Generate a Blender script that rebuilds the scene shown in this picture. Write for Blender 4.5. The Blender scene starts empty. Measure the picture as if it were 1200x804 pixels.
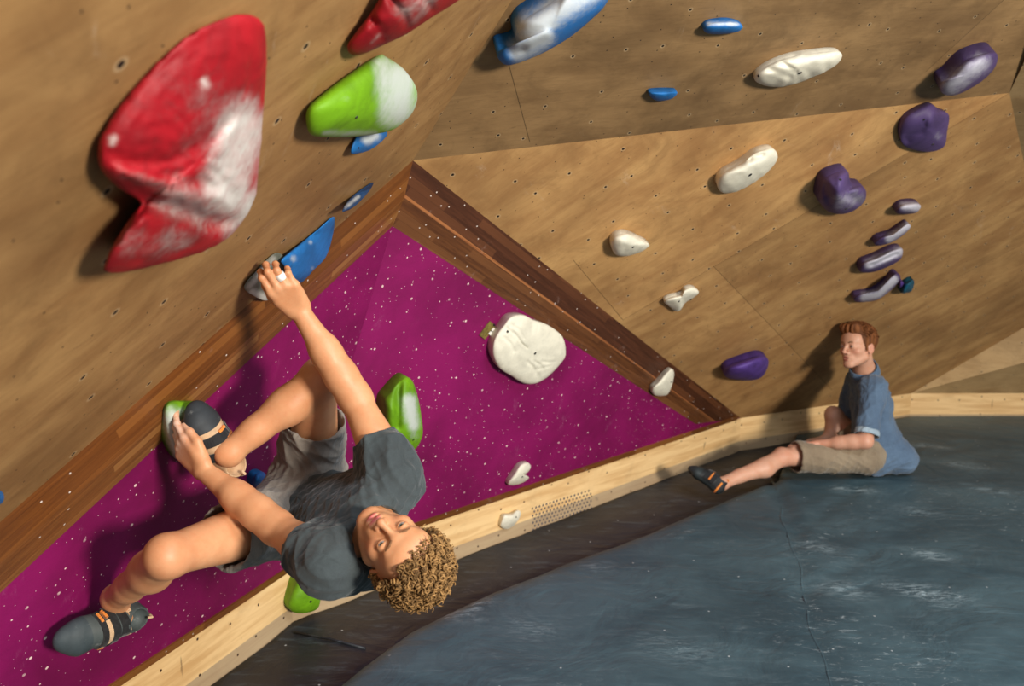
import bpy, bmesh, math, random
import numpy as np
from mathutils import Vector, Matrix, noise as mnoise

random.seed(7)
scene = bpy.context.scene
COL = scene.collection
sc = scene
# ------------------------------------------------------------------ camera
F = 1000.0                      # focal length in pixels of the 1200 x 804 frame
CAM = Vector((0.0, 0.0, 1.6))
PITCH = math.atan2(402 - 218, F)
cp, sp_ = math.cos(PITCH), math.sin(PITCH)
AX_X = Vector((1, 0, 0))
AX_F = Vector((0, cp, -sp_))    # viewing direction
AX_U = Vector((0, sp_, cp))

def ray(x, y):
    return AX_X * ((x - 600) / F) + AX_U * ((402 - y) / F) + AX_F

def P(x, y, d):
    """the point of the place seen at pixel x, y at distance d along the view"""
    return CAM + ray(x, y) * d

def onz(x, y, z):
    r = ray(x, y)
    return CAM + r * ((z - CAM.z) / r.z)

class Plane:
    def __init__(self, a, b, c):
        self.o = Vector(a)
        self.n = (Vector(b) - a).cross(Vector(c) - a).normalized()
        if self.n.dot(CAM - self.o) < 0:
            self.n = -self.n        # normal towards the room
        up = Vector((0, 0, 1))
        self.u = up.cross(self.n).normalized()
        self.v = self.n.cross(self.u).normalized()
    def hit(self, x, y, off=0.0):
        r = ray(x, y)
        o = self.o + self.n * off
        return CAM + r * ((o - CAM).dot(self.n) / r.dot(self.n))
    def uv(self, p):
        q = p - self.o
        return (q.dot(self.u), q.dot(self.v))
    def dist(self, p):
        return (p - self.o).dot(self.n)
    def proj(self, p):
        return p - self.n * self.dist(p)

def depth(p):
    return (p - CAM).dot(AX_F)
def pix(p):
    q = p - CAM
    d = q.dot(AX_F)
    return (600 + F * q.dot(AX_X) / d, 402 - F * q.dot(AX_U) / d)

cam_d = bpy.data.cameras.new('camera')
cam_d.sensor_width = 36.0
cam_d.lens = 30.0
cam_d.clip_start = 0.05
cam_d.dof.use_dof = True
cam_d.dof.focus_distance = 2.3
cam_d.dof.aperture_fstop = 3.4
cam = bpy.data.objects.new('camera', cam_d)
COL.objects.link(cam)
cam.location = CAM
cam.rotation_euler = (math.pi / 2 - PITCH, 0, 0)
scene.camera = cam
cam_d['label'] = 'camera'

# ------------------------------------------------------------------ objects
def tag(o, label=None, cat=None, group=None, kind=None):
    if label: o['label'] = label
    if cat: o['category'] = cat
    if group: o['group'] = group
    if kind: o['kind'] = kind
    return o

def empty(name, loc, label, cat, group=None):
    o = bpy.data.objects.new(name, None)
    o.empty_display_size = 0.05
    o.location = loc
    COL.objects.link(o)
    tag(o, label, cat, group)
    bpy.context.view_layer.update()
    return o

def link_mesh(name, me, mat=None, parent=None, smooth=True):
    o = bpy.data.objects.new(name, me)
    COL.objects.link(o)
    if mat is not None:
        for m in (mat if isinstance(mat, (list, tuple)) else [mat]):
            me.materials.append(m)
    if smooth and len(me.polygons):
        me.polygons.foreach_set('use_smooth', [True] * len(me.polygons))
    if parent is not None:
        o.parent = parent
        o.matrix_parent_inverse = Matrix.Translation(-Vector(parent_origin(parent)))
    return o

def parent_origin(p):
    v = Vector((0, 0, 0))
    while p is not None:
        v += p.location
        p = p.parent if p.parent is None else None if False else p.parent
        if p is not None and p.type == 'MESH':
            pass
    return v

def mesh_np(verts, quads):
    me = bpy.data.meshes.new('m')
    V = np.asarray(verts, dtype=np.float32)
    Q = np.asarray(quads, dtype=np.int32)
    me.vertices.add(len(V)); me.vertices.foreach_set('co', V.ravel())
    n = Q.shape[1]
    me.loops.add(len(Q) * n); me.loops.foreach_set('vertex_index', Q.ravel())
    me.polygons.add(len(Q))
    me.polygons.foreach_set('loop_start', np.arange(0, len(Q) * n, n, dtype=np.int32))
    me.polygons.foreach_set('loop_total', np.full(len(Q), n, dtype=np.int32))
    me.update(calc_edges=True)
    me.validate()
    return me

# ------------------------------------------------------------------ materials
def new_mat(name):
    m = bpy.data.materials.new(name)
    m.use_nodes = True
    nt = m.node_tree
    nt.nodes.clear()
    return m, nt

class NT:
    """a thin node helper"""
    def __init__(self, name):
        self.m, self.nt = new_mat(name)
        self.out = self.n('ShaderNodeOutputMaterial')
        self.b = self.n('ShaderNodeBsdfPrincipled')
        self.l(self.b.outputs[0], self.out.inputs[0])
    def n(self, t, **kw):
        x = self.nt.nodes.new(t)
        for k, v in kw.items(): setattr(x, k, v)
        return x
    def l(self, a, b): self.nt.links.new(a, b)
    def math(self, op, a, b=None, c=None, clamp=False):
        x = self.n('ShaderNodeMath', operation=op, use_clamp=clamp)
        for i, v in enumerate((a, b, c)):
            if v is None: continue
            if isinstance(v, (int, float)): x.inputs[i].default_value = v
            else: self.l(v, x.inputs[i])
        return x.outputs[0]
    def mix(self, fac, a, b, mode='MIX'):
        x = self.n('ShaderNodeMix', data_type='RGBA', blend_type=mode)
        for i, v in ((0, fac), (6, a), (7, b)):
            if isinstance(v, (int, float)): x.inputs[i].default_value = v
            elif isinstance(v, tuple): x.inputs[i].default_value = (*v, 1)
            else: self.l(v, x.inputs[i])
        return x.outputs[2]
    def noise(self, vec, scale, detail=4, rough=0.55, dist=0.0):
        x = self.n('ShaderNodeTexNoise')
        x.inputs['Scale'].default_value = scale
        x.inputs['Detail'].default_value = detail
        x.inputs['Roughness'].default_value = rough
        x.inputs['Distortion'].default_value = dist
        if vec is not None: self.l(vec, x.inputs['Vector'])
        return x.outputs[0]
    def voronoi(self, vec, scale, rnd=1.0, out='Distance', feature='F1'):
        x = self.n('ShaderNodeTexVoronoi', feature=feature, voronoi_dimensions='2D')
        x.inputs['Scale'].default_value = scale
        x.inputs['Randomness'].default_value = rnd
        self.l(vec, x.inputs['Vector'])
        return x.outputs[out]
    def ramp(self, fac, lo, hi, a=0.0, b=1.0):
        x = self.n('ShaderNodeMapRange', clamp=True, interpolation_type='SMOOTHSTEP')
        self.l(fac, x.inputs[0])
        for i, v in ((1, lo), (2, hi), (3, a), (4, b)): x.inputs[i].default_value = v
        return x.outputs[0]
    def mapping(self, vec, scale=(1, 1, 1), rot=(0, 0, 0), loc=(0, 0, 0)):
        x = self.n('ShaderNodeMapping')
        self.l(vec, x.inputs[0])
        x.inputs['Scale'].default_value = scale
        x.inputs['Rotation'].default_value = rot
        x.inputs['Location'].default_value = loc
        return x.outputs[0]
    def uv(self): return self.n('ShaderNodeUVMap', uv_map='plane').outputs[0]
    def obj(self): return self.n('ShaderNodeTexCoord').outputs['Object']
    def attr(self, name, out='Fac'): return self.n('ShaderNodeAttribute', attribute_name=name).outputs[out]
    def bump(self, h, strength=0.3, dist=0.01):
        x = self.n('ShaderNodeBump')
        x.inputs['Strength'].default_value = strength
        x.inputs['Distance'].default_value = dist
        self.l(h, x.inputs['Height'])
        self.l(x.outputs[0], self.b.inputs['Normal'])
    def set(self, color=None, rough=0.6, spec=0.4, **kw):
        if color is not None:
            if isinstance(color, tuple): self.b.inputs['Base Color'].default_value = (*color, 1)
            else: self.l(color, self.b.inputs['Base Color'])
        if isinstance(rough, (int, float)): self.b.inputs['Roughness'].default_value = rough
        else: self.l(rough, self.b.inputs['Roughness'])
        self.b.inputs['Specular IOR Level'].default_value = spec
        for k, v in kw.items():
            self.b.inputs[k.replace('_', ' ')].default_value = v
        return self.m

def srgb(r, g, b):
    def f(c):
        c /= 255.0
        return c / 12.92 if c <= 0.04045 else ((c + 0.055) / 1.055) ** 2.4
    return (f(r), f(g), f(b))

def dots(t, uv, scale, rad, rnd=0.6, loc=(0, 0, 0), keep=0.0):
    """small round marks (bolt holes), 1 inside"""
    v = t.mapping(uv, loc=loc)
    d = t.voronoi(v, scale, rnd)
    m = t.ramp(d, rad * scale * 0.75, rad * scale * 1.15, 1.0, 0.0)
    if keep:
        c = t.voronoi(v, scale, rnd, out='Color')
        s = t.n('ShaderNodeSeparateColor'); t.l(c, s.inputs[0])
        m = t.math('MULTIPLY', m, t.math('GREATER_THAN', s.outputs[0], keep))
    return m

def plywood(name, c1, c2, grain_rot=0.0, hole=0.0045, hole_scale=5.5, dirt=0.35, chalk=0.25, rough=0.62):
    t = NT(name)
    uv = t.uv()
    big = t.noise(uv, 1.7, 4, 0.6, 0.3)
    g = t.mapping(uv, scale=(2.0, 7.0, 1), rot=(0, 0, grain_rot))
    gr = t.noise(g, 1.3, 6, 0.62, 0.8)
    fine = t.noise(t.mapping(uv, scale=(14, 130, 1), rot=(0, 0, grain_rot)), 1.0, 3, 0.6)
    c = t.mix(t.ramp(t.math('ADD', t.math('MULTIPLY', gr, 0.55), t.math('MULTIPLY', t.noise(uv, 3.2, 6, 0.65, 0.6), 0.45)), 0.32, 0.68), c1, c2)
    blot = t.noise(uv, 6.0, 8, 0.7, 0.8)
    c = t.mix(t.ramp(blot, 0.45, 0.75, 0, 0.5), c, tuple(x * 0.6 for x in c2))
    c = t.mix(t.math('MULTIPLY', t.ramp(big, 0.42, 0.72), dirt), c, tuple(x * 0.52 for x in c2))
    c = t.mix(t.math('MULTIPLY', t.ramp(fine, 0.5, 0.8), 0.35), c, tuple(x * 0.55 for x in c2))
    # scuffs and smears of shoe rubber
    sc1 = t.noise(t.mapping(uv, scale=(3, 9, 1), rot=(0, 0, 1.0)), 2.4, 8, 0.75, 1.2)
    c = t.mix(t.ramp(sc1, 0.60, 0.74, 0, 0.55), c, tuple(x * 0.35 for x in c2))
    # chalk smears
    ch = t.noise(t.mapping(uv, scale=(5, 2, 1), rot=(0, 0, 0.5)), 1.9, 9, 0.78, 0.7)
    c = t.mix(t.ramp(ch, 0.60, 0.80, 0, chalk), c, srgb(226, 214, 196))
    # per panel tone
    tone = t.attr('tone')
    c = t.mix(1.0, c, t.comb(tone) if hasattr(t, 'comb') else c, 'MULTIPLY') if False else c
    mul = t.n('ShaderNodeVectorMath', operation='SCALE'); t.l(c, mul.inputs[0]); t.l(tone, mul.inputs[3])
    c = mul.outputs[0]
    h1 = dots(t, uv, hole_scale, hole, 0.55)
    h2 = dots(t, uv, 13.0, 0.0022, 1.0, (3.1, 1.7, 0), 0.45)
    holes = t.math('MAXIMUM', h1, h2)
    ring = dots(t, uv, hole_scale, hole * 1.9, 0.55)
    c = t.mix(t.math('MULTIPLY', ring, 0.25), c, srgb(215, 190, 150))
    c = t.mix(holes, c, srgb(28, 20, 14))
    t.bump(t.math('SUBTRACT', t.math('MULTIPLY', fine, 0.25), holes), 0.35, 0.004)
    return t.set(c, rough, 0.35)

MAT = {}
MAT['ply_left'] = plywood('plywood_close', srgb(176, 136, 86), srgb(140, 100, 58), 0.0, 0.006, 5.0, 0.5, 0.45)
MAT['ply_mid'] = plywood('plywood_warm', srgb(192, 150, 96), srgb(154, 112, 68), 0.6, 0.0055, 5.6, 0.45, 0.3)
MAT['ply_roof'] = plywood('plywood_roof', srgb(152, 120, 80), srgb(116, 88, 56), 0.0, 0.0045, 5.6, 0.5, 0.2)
MAT['ply_side'] = plywood('plywood_side', srgb(186, 156, 112), srgb(158, 126, 84), 0.3)

def birch(name='birch_kickboard'):
    t = NT(name); uv = t.uv()
    g = t.noise(t.mapping(uv, scale=(1.2, 14, 1)), 2.0, 5, 0.6, 0.6)
    c = t.mix(t.ramp(g, 0.35, 0.7), srgb(230, 194, 140), srgb(206, 164, 110))
    b = t.noise(uv, 4.0, 6, 0.65, 0.4)
    c = t.mix(t.ramp(b, 0.52, 0.75, 0, 0.35), c, srgb(150, 118, 82))
    s = t.noise(t.mapping(uv, scale=(10, 2.2, 1), rot=(0, 0, 0.25)), 2.6, 4, 0.5, 0.3)
    c = t.mix(t.ramp(s, 0.69, 0.74, 0, 0.55), c, srgb(62, 44, 34))
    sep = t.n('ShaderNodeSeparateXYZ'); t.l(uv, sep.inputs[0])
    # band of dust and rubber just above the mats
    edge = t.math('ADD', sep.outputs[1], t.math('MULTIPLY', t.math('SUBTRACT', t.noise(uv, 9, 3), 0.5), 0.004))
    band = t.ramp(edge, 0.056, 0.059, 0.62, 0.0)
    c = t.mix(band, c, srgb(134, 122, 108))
    h = dots(t, uv, 6.5, 0.005, 0.4)
    c = t.mix(h, c, srgb(60, 40, 26))
    t.bump(t.math('MULTIPLY', h, -1.0), 0.3, 0.003)
    return t.set(c, 0.5, 0.4)
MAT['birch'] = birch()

def magenta():
    t = NT('magenta_paint'); uv = t.uv()
    b = t.noise(uv, 2.0, 5, 0.6, 0.3)
    c = t.mix(t.ramp(b, 0.3, 0.7), srgb(134, 14, 86), srgb(104, 6, 64))
    f = t.noise(t.mapping(uv, scale=(30, 90, 1)), 2.0, 3, 0.7)
    c = t.mix(t.ramp(f, 0.5, 0.85, 0, 0.35), c, srgb(90, 6, 52))
    ch = t.noise(t.mapping(uv, scale=(3, 1.6, 1), rot=(0, 0, 0.6)), 2.3, 9, 0.8, 0.8)
    c = t.mix(t.ramp(ch, 0.58, 0.82, 0, 0.34), c, srgb(200, 150, 180))
    d1 = dots(t, uv, 7.0, 0.0046, 1.0)
    d2 = dots(t, uv, 15.0, 0.0026, 1.0, (1.3, 0.4, 0), 0.45)
    d3 = dots(t, uv, 34.0, 0.0012, 1.0, (5.3, 2.4, 0), 0.7)
    d = t.math('MAXIMUM', t.math('MAXIMUM', d1, d2), d3)
    n = t.ramp(t.noise(uv, 60, 2), 0.35, 0.6, 0.35, 1.0)
    c = t.mix(t.math('MULTIPLY', d, n), c, srgb(236, 206, 200))
    t.bump(f, 0.15, 0.002)
    return t.set(c, 0.55, 0.35)
MAT['magenta'] = magenta()

def trim_wood(name, c1, c2, c3):
    """planks of stained hardwood running along u"""
    t = NT(name); uv = t.uv()
    sep = t.n('ShaderNodeSeparateXYZ'); t.l(uv, sep.inputs[0])
    row = t.math('FLOOR', t.math('DIVIDE', sep.outputs[1], 0.031))
    off = t.math('MULTIPLY', t.math('FRACT', t.math('MULTIPLY', row, 0.377)), 0.9)
    colm = t.math('FLOOR', t.math('DIVIDE', t.math('ADD', sep.outputs[0], off), 0.52))
    cmb = t.n('ShaderNodeCombineXYZ'); t.l(row, cmb.inputs[0]); t.l(colm, cmb.inputs[1])
    w = t.n('ShaderNodeTexWhiteNoise', noise_dimensions='2D'); t.l(cmb.outputs[0], w.inputs[0])
    g = t.noise(t.mapping(uv, scale=(3, 60, 1)), 1.4, 6, 0.65, 0.9)
    c = t.mix(t.ramp(g, 0.3, 0.7), c1, c2)
    c = t.mix(t.ramp(w.outputs[0], 0.55, 0.95, 0, 0.45), c, c3)
    c = t.mix(t.ramp(w.outputs[0], 0.0, 0.3, 0.5, 0), c, tuple(x * 0.45 for x in c1))
    fr = t.math('FRACT', t.math('DIVIDE', sep.outputs[1], 0.031))
    ln = t.ramp(fr, 0.0, 0.05, 0.6, 0.0)
    c = t.mix(ln, c, srgb(30, 15, 8))
    ch = t.noise(t.mapping(uv, scale=(4, 3, 1)), 3.0, 9, 0.8, 0.8)
    c = t.mix(t.ramp(ch, 0.60, 0.82, 0, 0.4), c, srgb(196, 170, 160))
    d = dots(t, uv, 12.0, 0.0028, 1.0, (0.3, 0.7, 0), 0.3)
    c = t.mix(d, c, srgb(215, 200, 190))
    t.bump(g, 0.2, 0.002)
    return t.set(c, 0.38, 0.45)
MAT['trim_inner'] = trim_wood('stained_trim_inner', srgb(108, 66, 36), srgb(80, 46, 26), srgb(126, 82, 48))
MAT['trim_dark'] = trim_wood('stained_trim_dark', srgb(82, 46, 28), srgb(60, 32, 18), srgb(112, 68, 40))
MAT['trim_mid'] = trim_wood('stained_trim_brown', srgb(138, 86, 42), srgb(104, 60, 28), srgb(176, 124, 70))
MAT['trim_edge'] = trim_wood('stained_trim_edge', srgb(160, 100, 58), srgb(132, 78, 44), srgb(170, 112, 66))
MAT['trim_low'] = trim_wood('stained_trim_low', srgb(120, 70, 30), srgb(96, 54, 24), srgb(150, 96, 46))

def mat_vinyl(name, c1, c2, chalk=0.35):
    t = NT(name); o = t.obj()
    a = t.noise(t.mapping(o, scale=(1.0, 1.6, 1)), 1.6, 6, 0.62, 0.5)
    c = t.mix(t.ramp(a, 0.3, 0.72), c1, c2)
    s = t.noise(t.mapping(o, scale=(3, 16, 1), rot=(0, 0, 0.3)), 1.7, 8, 0.75, 0.6)
    c = t.mix(t.ramp(s, 0.50, 0.80, 0, 0.40), c, srgb(120, 138, 146))
    # clumps of chalk where climbers stepped
    m = t.noise(o, 1.15, 3, 0.5, 0.2)
    k = t.noise(t.mapping(o, scale=(9, 22, 1), rot=(0, 0, -0.5)), 1.3, 9, 0.8, 1.6)
    k2 = t.math('MULTIPLY', t.ramp(m, 0.50, 0.66), t.ramp(k, 0.55, 0.72))
    c = t.mix(t.math('MULTIPLY', k2, chalk), c, srgb(196, 208, 212))
    k3 = t.noise(t.mapping(o, scale=(6, 26, 1), rot=(0, 0, -0.45)), 2.2, 9, 0.8, 1.2)
    c = t.mix(t.math('MULTIPLY', t.math('MULTIPLY', t.attr('smear'), t.ramp(k3, 0.46, 0.62)), chalk), c, srgb(178, 198, 206))
    sp = dots(t, o, 5.0, 0.004, 1.0, (0, 0, 0), 0.6)
    c = t.mix(t.math('MULTIPLY', sp, 0.7), c, srgb(190, 196, 198))
    cr = t.noise(t.mapping(o, scale=(1.2, 1.2, 1)), 3.0, 4, 0.55, 1.4)
    t.bump(t.math('ADD', cr, t.math('MULTIPLY', t.noise(o, 240, 2), 0.03)), 0.45, 0.03)
    return t.set(c, 0.52, 0.4)
MAT['mat_blue'] = mat_vinyl('mat_vinyl', srgb(48, 70, 80), srgb(72, 96, 105), 0.9)
MAT['mat_dark'] = mat_vinyl('mat_cover_dark', srgb(28, 30, 34), srgb(46, 49, 54), 0.25)
def plain(name, col, rough=0.6, spec=0.4, var=0.12, scale=30, bump=0.0, **kw):
    t = NT(name); o = t.obj()
    n = t.noise(o, scale, 4, 0.6)
    c = t.mix(t.ramp(n, 0.3, 0.7), tuple(x * (1 - var) for x in col), tuple(min(1, x * (1 + var)) for x in col))
    if bump: t.bump(n, bump, 0.004)
    return t.set(c, rough, spec, **kw)
MAT['concrete'] = plain('concrete', srgb(110, 108, 104), 0.85)

# ------------------------------------------------------------------ the setting
ZK, ZT = 0.16, -0.05          # top of the kickboard, level of the lower mats
kA = onz(340, 668, ZK); kB = onz(868, 490, ZK)
kC = onz(1068, 461, ZK); kD = onz(1200, 461, ZK)
kL = onz(138, 804, ZK)
dL = (kL - kA).normalized()
kL2 = kA + dL * 2.6
kD2 = kC + (kD - kC).normalized() * 3.2
pQ = P(460, 265, 2.86)
M1 = Plane(kA, kB, pQ)
M2 = Plane(kA, kL, pQ)
pI = M2.hit(0, 695)           # magenta / trim edge at the left
pJ = M1.hit(815, 497)
pP = P(484, 188, 2.74)
TL = Plane(pQ, pI, pP)
pT = TL.hit(0, 612)
pR = P(600, 0, 2.28)
PL = Plane(pP, pT, pR)
P3 = Plane(pP, kB, kC)
pS = P3.hit(1183, 109)
PR2 = Plane(pP, pS, pR)
for nm, pl in (('M1', M1), ('M2', M2), ('L', PL), ('P3', P3), ('roof', PR2)):
    print(nm, 'n', tuple(round(x, 2) for x in pl.n), 'cam dist', round(pl.dist(CAM), 2))
print('kA', kA, 'kB', kB, 'kC', kC, 'P', pP, 'R', pR, 'S', pS, 'T', pT)

def wall(name, pts, plane, mat, thick=0.02, seams=(), tone=None, u_dir=None, parent=None, uvo=None):
    """a panelled board wall: polygon extruded away from the room; seams are (a, b) world segments"""
    bm = bmesh.new()
    vs = [bm.verts.new(p) for p in pts]
    f = bm.faces.new(vs)
    if f.normal.length == 0: bm.normal_update()
    bm.normal_update()
    if f.normal.dot(plane.n) < 0: f.normal_flip()
    tl = bm.faces.layers.float.new('tone')
    for (a, b) in seams:
        d = (b - a).normalized(); w = plane.n.cross(d)
        for s in (-0.0013, 0.0013):
            bmesh.ops.bisect_plane(bm, geom=bm.verts[:] + bm.edges[:] + bm.faces[:],
                                   plane_co=a + w * s, plane_no=w)
        L = (b - a).length
        for s in (0.0, L):
            bmesh.ops.bisect_plane(bm, geom=[g for g in bm.verts[:] + bm.edges[:] + bm.faces[:]],
                                   plane_co=a + d * s, plane_no=d)
    tl = bm.faces.layers.float['tone'] if 'tone' in bm.faces.layers.float else bm.faces.layers.float.new('tone')
    front = list(bm.faces)
    for g in front:
        c = g.calc_center_median()
        tv = tone(c) if tone else 1.0
        for (a, b) in seams:
            d = (b - a).normalized(); w = plane.n.cross(d)
            if abs((c - a).dot(w)) < 0.0013 and 0 < (c - a).dot(d) < (b - a).length: tv *= 0.35
        g[tl] = tv
    ret = bmesh.ops.extrude_face_region(bm, geom=front)
    # the extruded copy becomes the back; push it away from the room
    newv = [e for e in ret['geom'] if isinstance(e, bmesh.types.BMVert)]
    for v in newv: v.co -= plane.n * thick
    for g in ret['geom']:
        if isinstance(g, bmesh.types.BMFace): g[tl] = 0.8
    for v in bm.faces:
        if v[tl] == 0: v[tl] = 0.8
    bmesh.ops.recalc_face_normals(bm, faces=bm.faces)
    ul = bm.loops.layers.uv.new('plane')
    u = Vector(u_dir).normalized() if u_dir is not None else plane.u
    vv = plane.n.cross(u).normalized()
    oo = uvo if uvo is not None else plane.o
    for g in bm.faces:
        for l in g.loops:
            q = l.vert.co - oo
            l[ul].uv = (q.dot(u), q.dot(vv))
    me = bpy.data.meshes.new(name)
    bm.to_mesh(me); bm.free()
    o = link_mesh(name, me, mat, parent, smooth=False)
    if parent is None: o['kind'] = 'structure'
    return o

def side(a, b):   # >0 on one side of the pixel line a-b
    return lambda c: (b[0] - a[0]) * (pix(c)[1] - a[1]) - (b[1] - a[1]) * (pix(c)[0] - a[0])
# --- big overhang close to the camera on the left
eT = pT + (pT - pP).normalized() * 0.95
eR = pR + (pR - pP).normalized() * 1.0
out = (eT - pP).normalized()
L_far = eR + (eT - pP) * 1.25
wall('wall_left', [pP, eT, eT + (eR - pP) * 0.95, L_far, eR], PL, MAT['ply_left'], 0.02,
     u_dir=(pP - pT), seams=[(PL.hit(468, 0), PL.hit(560, 75))][:0], tone=lambda c: 1.0)
# --- roof panel
s2 = PR2.hit(1200, 77)
eS = pS + (s2 - pS).normalized() * 1.0
seamA = (PR2.hit(592, 60), PR2.hit(621, 167))
seamB = (PR2.hit(1176, 0), PR2.hit(1085, 84))
sdB = side((1176, 0), (1085, 84)); sdA = side((592, 60), (621, 167))
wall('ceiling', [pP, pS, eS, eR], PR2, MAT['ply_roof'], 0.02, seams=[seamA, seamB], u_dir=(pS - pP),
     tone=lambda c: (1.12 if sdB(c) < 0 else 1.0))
# --- middle overhanging wall
pV = P3.hit(1236, 363)
sd1 = side((730, 375), (1183, 109)); sd2 = side((836, 312), (931, 411)); sd3 = side((960, 408), (1200, 285))
def tone3(c):  # panel tones; lower panels darkened further to paint in light falloff
    if sd1(c) < 0: return 1.12
    if sd2(c) > 0: return 0.97
    if sd3(c) > 0: return 0.95
    return 0.85
wall('wall_back', [pP, kB, kC, pV, pS], P3, MAT['ply_mid'], 0.02,
     seams=[(P3.hit(730, 375), P3.hit(1183, 109)), (P3.hit(836, 312), P3.hit(975, 457)),
            (P3.hit(960, 408), P3.hit(1222, 274)), (P3.hit(672, 305), P3.hit(730, 375))],
     tone=tone3, u_dir=(P3.hit(1183, 109) - P3.hit(730, 375)))
# --- right hand facets
pW = P(1560, 300, 4.3)
P4 = Plane(pS, pV, pW)
wall('wall_right', [pS, pV, P4.hit(1560, 300), P4.hit(1700, -287), P4.hit(1371, -287)], P4, MAT['ply_side'], 0.02)
pV2 = P(1240, 414, depth(pV) + 0.02)
P5 = Plane(kC, pV, pV2)
wall('wall_right_upper', [kC, pV2, P5.hit(1500, 330), P5.hit(1500, 205), pV], P5, MAT['ply_side'], 0.02, tone=lambda c: 1.1)
P6 = Plane(kC, kD2, pV2)
wall('wall_right_lower', [kC, kD2, P6.hit(1500, 350), pV2], P6, MAT['ply_side'], 0.02)

# --- magenta walls, edged at the bottom by a thin strip
def strip_pts(a, b, pl, w):
    up = pl.v if pl.v.z > 0 else -pl.v
    return [a, b, b + up * w, a + up * w]
w_strip = 0.028
upM1 = M1.v; upM2 = M2.v
pJs = pJ
MAG1 = [kA, kB, pJ, pQ]
wall('wall_center', [kA, kB, pJ, pQ], M1, MAT['magenta'], 0.02, u_dir=(kB - kA))
eI = pI + (pI - pQ).normalized() * 1.0
wall('wall_center_left', [kA, pQ, eI, kL2], M2, MAT['magenta'], 0.02, u_dir=(kA - kL2))

# --- stained timber framing
def band(name, mb_pts, pl, mat, thick, parent=None, u=None):
    return wall(name, mb_pts, pl, mat, thick, u_dir=u, parent=parent, uvo=mb_pts[0])
# right run: inner board, thin bright edge, outer boards
cr0 = pQ.lerp(pP, 0.46); cr1 = pJ.lerp(kB, 0.40)
lift = (M1.n + M2.n).normalized() * 0.012
c0 = cr0 + lift; c1 = cr1
TR = Plane(pQ, pJ, c0)
b0 = c0 + (pP - c0) * 0.05; b1 = c1 + (kB - c1) * 0.04
tr = band('trim_1', [pQ, pJ, c1, c0], TR, MAT['trim_inner'], 0.03, u=(pJ - pQ))
b0 = c0 + (pP - c0) * 0.09; b1 = c1.lerp(kB, 0.05)
TE = Plane(c0, c1, b0)
band('trim_2', [c0, c1, b1, b0], TE, MAT['trim_edge'], 0.03, u=(pJ - pQ))
TO = Plane(b0, b1, pP)
band('trim_3', [b0, b1, kB, pP], TO, MAT['trim_dark'], 0.03, u=(kB - pP))
# left run
eC = pI.lerp(pT, 0.18); eB = pI.lerp(pT, 0.40)
TI2 = Plane(pQ, pI, c0)
far = (pI - pQ).normalized() * 0.9
farT = (pT - pP).normalized() * 0.95
cL = pI.lerp(pT, 0.42)
TLi = Plane(pQ, pI, c0)
band('trim_4', [pQ, c0, TLi.hit(0, 660), TLi.hit(0, 660) + far, eI, pI], TLi, MAT['trim_mid'], 0.03, u=(pQ - pI))
TLo = Plane(c0, TLi.hit(0, 660), pP)
x0 = TLi.hit(0, 660)
band('trim_5', [c0, pP, eT, x0 + far, x0], TLo, MAT['trim_low'], 0.03, u=(pP - pT))
# bottom strips standing a little proud of the magenta boards
def strip(name, a, b, pl, w=0.030, proud=0.006):
    up = pl.v if pl.v.z > 0 else -pl.v
    o = pl.n * proud
    wall(name, [a + o, b + o, b + up * w + o, a + up * w + o], pl, MAT['trim_low'], proud + 0.004, u_dir=(b - a), uvo=a)
jb = (kB - kA)
strip('trim_6', kA, kA + jb * 0.985, M1)
strip('trim_7', kA, kL2, M2, 0.030)

# --- kickboards
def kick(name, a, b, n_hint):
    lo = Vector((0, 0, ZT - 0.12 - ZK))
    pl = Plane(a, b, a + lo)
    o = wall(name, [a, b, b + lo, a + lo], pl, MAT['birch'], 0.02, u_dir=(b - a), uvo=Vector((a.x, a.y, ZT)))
    # keep v upwards
    me = o.data; uvl = me.uv_layers['plane']
    for i, l in enumerate(me.loops):
        co = me.vertices[l.vertex_index].co
        uvl.data[i].uv = ((co - a).dot((b - a).normalized()), co.z - ZT)
    return o
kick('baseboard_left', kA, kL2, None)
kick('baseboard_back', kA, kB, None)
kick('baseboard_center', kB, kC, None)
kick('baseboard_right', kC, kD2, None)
# ledge cap closing the gap behind the kickboard top is not seen; a concrete slab carries the mats
def box_mesh(lo, hi):
    bm = bmesh.new()
    bmesh.ops.create_cube(bm, size=1)
    for v in bm.verts:
        v.co = Vector([lo[i] + (v.co[i] + 0.5) * (hi[i] - lo[i]) for i in range(3)])
    me = bpy.data.meshes.new('box'); bm.to_mesh(me); bm.free(); return me
fl = link_mesh('floor', box_mesh((-3.5, -3.5, -0.5), (6.5, 7.0, -0.36)), MAT['concrete'], None, False)
fl['kind'] = 'structure'

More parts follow.
